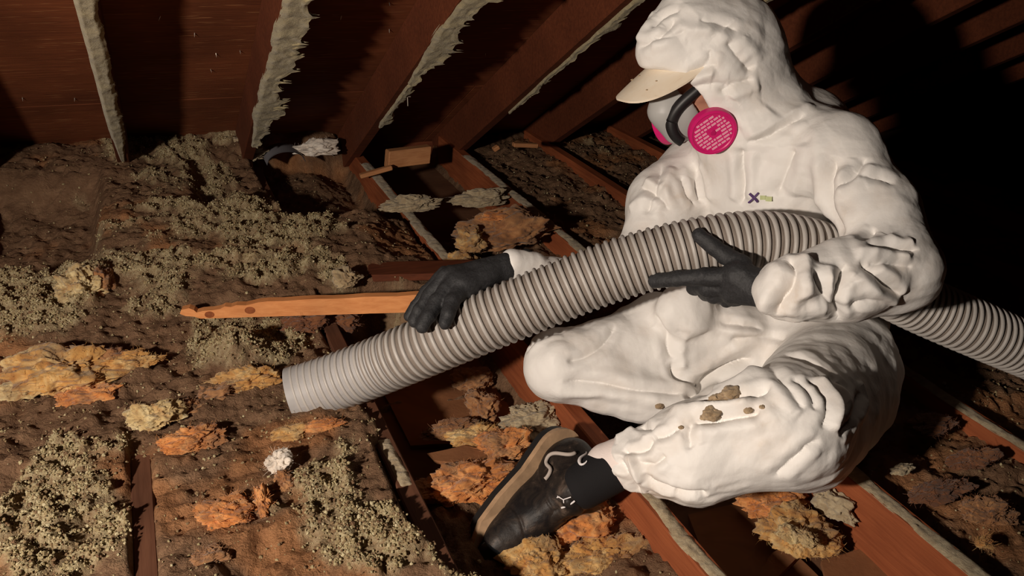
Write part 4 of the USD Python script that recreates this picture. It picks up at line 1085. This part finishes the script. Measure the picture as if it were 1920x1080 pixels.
bt = grid(26, 41, lambda u, v: brim(u, v, 0.003)); bb = grid(26, 41, lambda u, v: brim(u, v, -0.001)); bb.invert()
ed = grid(41, 2, lambda u, v: np.where((v > 0.5)[:, None], brim(np.ones_like(u), u, 0.003), brim(np.ones_like(u), u, -0.001)))
part(capp, 'brim', trimesh.util.concatenate([bt, bb, ed]), M['cap_cloth'], smooth=40, label='stained off-white peak of the cap')
cr = trimesh.creation.icosphere(4, 1.0); cv = np.array(cr.vertices); cr = cr.slice_plane([0, 0, -0.1], [0, 0, 1.0])
cr.vertices = np.asarray(hp(0.0, 0, 0.045)) + (np.array(cr.vertices) * [0.108, 0.088, 0.088]) @ HAX
part(capp, 'crown', cr, M['cap_cloth'], smooth=True)
for px, py, r in ((1186, 150, .0035), (1212, 170, .002), (1232, 152, .002), (1200, 142, .0022)):
    tt = None
    pv = np.array(bt.vertices); a, b, _ = pix(pv); i = np.argmin(np.hypot(a - px, b - py))
    s = trimesh.creation.icosphere(2, 1.0); s.vertices = s.vertices * [r * 1.3, r, r * 0.6] + pv[i] + Uh * 0.0004
    part(capp, 'dirt_fleck', s, M['crumb'], smooth=True, label='brown fleck of dirt on the peak')

# ------------------------------------------------------------------ half-mask respirator
mask = UsdGeom.Xform.Define(stage, numbered(person + '/respirator')); mp = str(mask.GetPath()); ORIGIN[mp] = ORIGIN[person]
tag(mask.GetPrim(), 'grey half-face respirator with round magenta filters')
F = Body()
F.ball(hp(0.078, 0, -0.062), (0.050, 0.052, 0.060), HAX, 0.02)
F.cone(hp(0.108, 0, -0.018), hp(0.118, 0, -0.055), 0.019, 0.030, 0.02)
F.cone(hp(0.118, 0, -0.055), hp(0.100, 0, -0.105), 0.030, 0.026, 0.02)
F.ball(hp(0.050, 0, -0.05), (0.06, 0.050, 0.062), HAX, 0.012, cut=True)
part(mp, 'facepiece', skin(F, 0.005, 1), M['mask_grey'], smooth=True, label='grey rubber facepiece')
nfp, nfn = hp(0.074, 0.092, -0.098), unit(Lh * 0.86 + Fh * 0.34 - Uh * 0.18)
ffp, ffn = hp(0.070, -0.084, -0.108), unit(-Lh * 0.80 + Fh * 0.5 - Uh * 0.18)
for fp_, fn_, sgn in ((nfp, nfn, 1), (ffp, ffn, -1)):
    ua = unit(Uh - fn_ * np.dot(Uh, fn_)); la = np.cross(ua, fn_)
    rim = lathe([(0.0, -0.012), (0.030, -0.012), (0.044, -0.009), (0.0475, -0.005), (0.0475, 0.008), (0.0465, 0.0105), (0.0415, 0.0112), (0.0395, 0.0095), (0.0, 0.0092)], 64)
    part(mp, 'filter', place(rim, la, ua, fn_, fp_), M['pink'], smooth=35, label='round magenta filter disc')
    if sgn > 0:
        # pale printed text lines on the filter label around a plain hub
        lines = []
        lr = np.random.default_rng(9)
        for row in range(9):
            y = (row - 4) * 0.0076; half = math.sqrt(max(0.0365 ** 2 - y * y, 0)); x = -half
            while x < half - 0.003:
                w_ = min(lr.uniform(0.004, 0.013), half - x)
                if not (abs(y) < 0.008 and -0.011 < x + w_ / 2 < 0.010):
                    lines.append(box((x, y - 0.0022, 0.0090), (x + w_, y + 0.0022, 0.0099)))
                x += w_ + 0.0017
        tx = trimesh.util.concatenate(lines); ang = math.radians(24)
        tx.apply_transform(trimesh.transformations.rotation_matrix(ang, [0, 0, 1]))
        part(mp, 'filter_print', place(tx, la, ua, fn_, fp_), M['pink_pale'], smooth=False, label='pale pink lines of small print on the filter')
        hub = lathe([(0, 0.0108), (0.005, 0.0106), (0.0062, 0.009)], 24)
        part(mp, 'filter_hub', place(hub, la, ua, fn_, fp_), M['pink_dark'], smooth=30)
    neckc = lathe([(0.017, -0.034), (0.017, -0.012), (0.021, -0.011)], 28)
    part(mp, 'filter_mount', place(neckc, la, ua, fn_, fp_), M['mask_black'], smooth=30, label='black bayonet mount behind the filter')
ct = spline([hp(0.045, 0.072, 0.000), hp(0.078, 0.056, -0.024), hp(0.106, 0.040, -0.045), hp(0.122, 0.028, -0.070)], 30)[0]
part(mp, 'yoke', trimesh.util.concatenate([tube(ct, np.linspace(0.010, 0.014, 30), 14), tube(spline([hp(0.122, 0.028, -0.070), hp(0.124, 0.030, -0.095), hp(0.112, 0.036, -0.118)], 20)[0], np.linspace(0.013, 0.010, 20), 14)]), M['mask_black'], smooth=True, label='black yoke across the side of the facepiece')
st = spline([hp(0.045, 0.072, 0.000), hp(0.0, 0.083, 0.012), hp(-0.05, 0.080, 0.02)], 20)[0]
part(mp, 'head_strap', tube(st, 0.006, 10), M['mask_black'], smooth=True, label='black head strap')

# ------------------------------------------------------------------ shoes, socks
AN, TO = P(1094, 910, 1.605), P(958, 1022, 1.545)


def make_shoe(ankle, T, D, lateral_sign, shin, detail=True):
    """ankle: centre of the collar; T: heel-to-toe; D: ankle-to-sole."""
    K = 1.1
    T = unit(T); D = unit(D - T * np.dot(D, T)); U = -D; Lt = np.cross(U, T)
    sp = lambda x, y, z: ankle + K * (T * x + Lt * y * lateral_sign + U * z)
    shoe = UsdGeom.Xform.Define(stage, numbered(person + '/shoe')); s = str(shoe.GetPath()); ORIGIN[s] = ORIGIN[person]
    tag(shoe.GetPrim(), 'scuffed black leather high-top sneaker on the near foot' if detail else 'black sneaker on the far foot')
    ax = np.array([T, Lt, U])
    A = Body()
    A.cone(ankle - unit(shin) * 0.004, sp(-0.012, 0, -0.055), 0.033 * K, 0.040 * K, 0.02)
    A.ball(sp(-0.022, 0, -0.062), np.array([0.046, 0.036, 0.040]) * K, ax, 0.03)
    A.cone(sp(0.03, 0, -0.030), sp(0.125, 0.004, -0.070), 0.036 * K, 0.030 * K, 0.03)
    A.ball(sp(0.085, 0.004, -0.078), np.array([0.085, 0.044, 0.034]) * K, ax, 0.03)
    A.ball(sp(0.150, 0.000, -0.078), np.array([0.058, 0.042, 0.029]) * K, ax, 0.025)
    up = skin(A, 0.006, 1); uv = np.array(up.vertices); un = grad(A, uv)
    loc = (uv - ankle) @ ax.T / K
    seam = -0.0016 * np.exp(-((loc[:, 0] - 0.128 + 1.2 * np.abs(loc[:, 1]) ** 1.1) / 0.0025) ** 2) - 0.0014 * np.exp(-((loc[:, 0] - 0.03 - 0.6 * (loc[:, 2] + 0.06)) / 0.002) ** 2)
    up.vertices = uv + un * ((meshkit.fbm(uv * 35, 3, 400) - 0.5) * 0.003 + seam)[:, None]
    part(s, 'upper', up, M['shoe_black'], smooth=True)
    outl = Poly([(0.045 * math.cos(t) * 0.95 - 0.027, 0.036 * math.sin(t)) for t in np.linspace(PI / 2, 3 * PI / 2, 16)] + [(0.03, -0.035), (0.09, -0.044), (0.14, -0.046), (0.18, -0.040), (0.203, -0.024), (0.213, 0.0), (0.206, 0.022), (0.185, 0.037), (0.14, 0.043), (0.08, 0.037), (0.03, 0.033)]).buffer(0.004)
    for nm, z0, th, grow, mt, lb in (('midsole', -0.108, 0.012, 0.0045, 'midsole', 'dusty tan midsole'), ('outsole', -0.126, 0.018, 0.003, 'outsole', None)):
        m = trimesh.creation.extrude_polygon(outl.buffer(grow), th)
        vv = np.array(m.vertices); vv[:, 2] += z0 + 0.030 * np.clip((vv[:, 0] - 0.12) / 0.09, 0, 1) ** 2
        m.vertices = ankle + K * (vv[:, :1] * T + vv[:, 1:2] * Lt * lateral_sign + vv[:, 2:] * U)
        if lateral_sign < 0:
            m.invert()
        part(s, nm, m, M[mt], smooth=False, label=lb)
    tc = Body(); tc.ball(sp(0.172, 0.000, -0.076), (0.044, 0.0465, 0.033), ax, 0.02); tc.ball(sp(0.10, 0, -0.07), (0.060, 0.09, 0.09), ax, 0.002, cut=True)
    part(s, 'toe_cap', skin(tc, 0.005, 1), M['toe_cap'], smooth=True, label='glossy black toe cap')
    tg = Body(); tg.cone(sp(0.036, 0.014, 0.006), sp(0.036, -0.014, 0.006), 0.008, 0.008, 0.01); tg.cone(sp(0.036, 0, 0.004), sp(0.066, 0, -0.025), 0.014, 0.018, 0.02)
    part(s, 'tongue', skin(tg, 0.005, 1), M['shoe_black'], smooth=True)
    return s, sp, up


T1 = unit(R @ np.array([-0.58, 0.76, -0.28])); D1 = unit(R @ np.array([-0.43, -0.19, 0.87]))
s1, sp, upm = make_shoe(AN, T1, D1, 1, J['nank'] - AN)


def on_mesh(m, px, py, lift=0.002):
    v = np.array(m.vertices); n = m.vertex_normals; a, b, d = pix(v); r = np.hypot(a - px, b - py); r = np.where((n * (CAM - v)).sum(1) > 0, r, 9e9)
    k = np.argsort(r)[:10]; i = k[np.argmin(d[k])]
    return P(px, py, pix(v[i])[2]) + n[i] * lift


lc = spline([on_mesh(upm, *q, 0.003) for q in ((1078, 851), (1050, 852), (1030, 857), (1026, 868), (1034, 882), (1030, 893), (1024, 900))], 40)[0]
part(s1, 'lace', tube(lc, 0.0036, 8), M['lace'], smooth=True, label='loose grey lace')
ms = [tube([on_mesh(upm, *a), on_mesh(upm, *b)], r_, 6) for a, b, r_ in (((1046, 930), (1057, 936), .0012), ((1057, 936), (1071, 931), .0012), ((1057, 936), (1058, 942), .0014), ((1051, 931), (1045, 933), .001))]
part(s1, 'side_emblem', trimesh.util.concatenate(ms), M['mark_white'], smooth=True, label='small white leaping-figure emblem on the side')
cl = spline([on_mesh(upm, *q, 0.002) for q in ((1053, 951), (1064, 947), (1078, 938))], 16)[0]
part(s1, 'heel_trim', tube(cl, 0.0018, 8), M['mark_white'], smooth=True, label='pale trim line at the heel')
sk = Body(); sk.cone(AN + (J['nank'] - AN) * 0.95, AN, 0.043, 0.0415, 0.01)
skm = skin(sk, 0.006, 1)
skp = part(person, 'sock', skm, M['sock'], smooth=True, label='black ankle sock with a white tick mark')
anym = trimesh.util.concatenate([skm, upm])
lg = spline([on_mesh(anym, *q, 0.0015) for q in ((1098, 848), (1091, 858), (1087, 866), (1092, 872), (1099, 868), (1101, 865))], 24)[0]
part(skp, 'tick_emblem', tube(lg, np.r_[np.linspace(0.0008, 0.0034, 15), np.linspace(0.0034, 0.0012, 9)], 8), M['mark_white'], smooth=True, label='white tick emblem')
wb = Body(); c0, c1 = P(1142, 874, 1.607), P(1166, 869, 1.60); wb.cone(c0, c1, 0.0425, 0.045, 0.004); wb.cone(c1, P(1190, 864, 1.595), 0.045, 0.04, 0.004)
part(person, 'ankle_band', skin(wb, 0.006, 1), M['sock_white'], smooth=True, label='pale band of the inner trouser at the ankle')
T2 = unit(R @ np.array([0.75, 0.35, 0.2])); D2 = np.array([0, 0, -1.0])
make_shoe(J['fank'] + np.array([0.0, 0.09, -0.025]), unit(np.array([-0.4, 0.9, -0.1])), D2, -1, J['fknee'] - J['fank'], detail=False)

# crumbs of insulation that fell onto the trousers
for i, (px, py, r, lb) in enumerate([(1372, 738, .014, 'largest brown crumb of insulation on the lap'), (1345, 747, .011, 'brown crumb left of the largest one on the lap'), (1360, 744, .009, 'brown crumb squeezed between two others on the lap'), (1334, 777, .013, 'brown crumb in the lower fold of the trouser leg'), (1320, 782, .006, 'tiny brown crumb beside the one in the lower fold'),
                                      (1401, 773, .006, 'small brown crumb at the right end of the lower fold'), (1424, 764, .004, 'dark speck right of the lower fold'), (1275, 800, .0035, 'dark speck on the shin near the ankle'), (1236, 762, .007, 'pale crumb on the trouser leg above the ankle')]):
    q, n = stick(px, py)
    g = trimesh.creation.icosphere(3, 1.0); gv = np.array(g.vertices); g.vertices = gv * (0.6 + 0.8 * meshkit.fbm(gv * 2.2 + i, 3, 500 + i))[:, None] * [r * 1.3, r, r * 0.8] + q + n * r * 0.35
    solo('insulation_crumb', g, M['crumb'], lb, 'crumb', smooth=30)
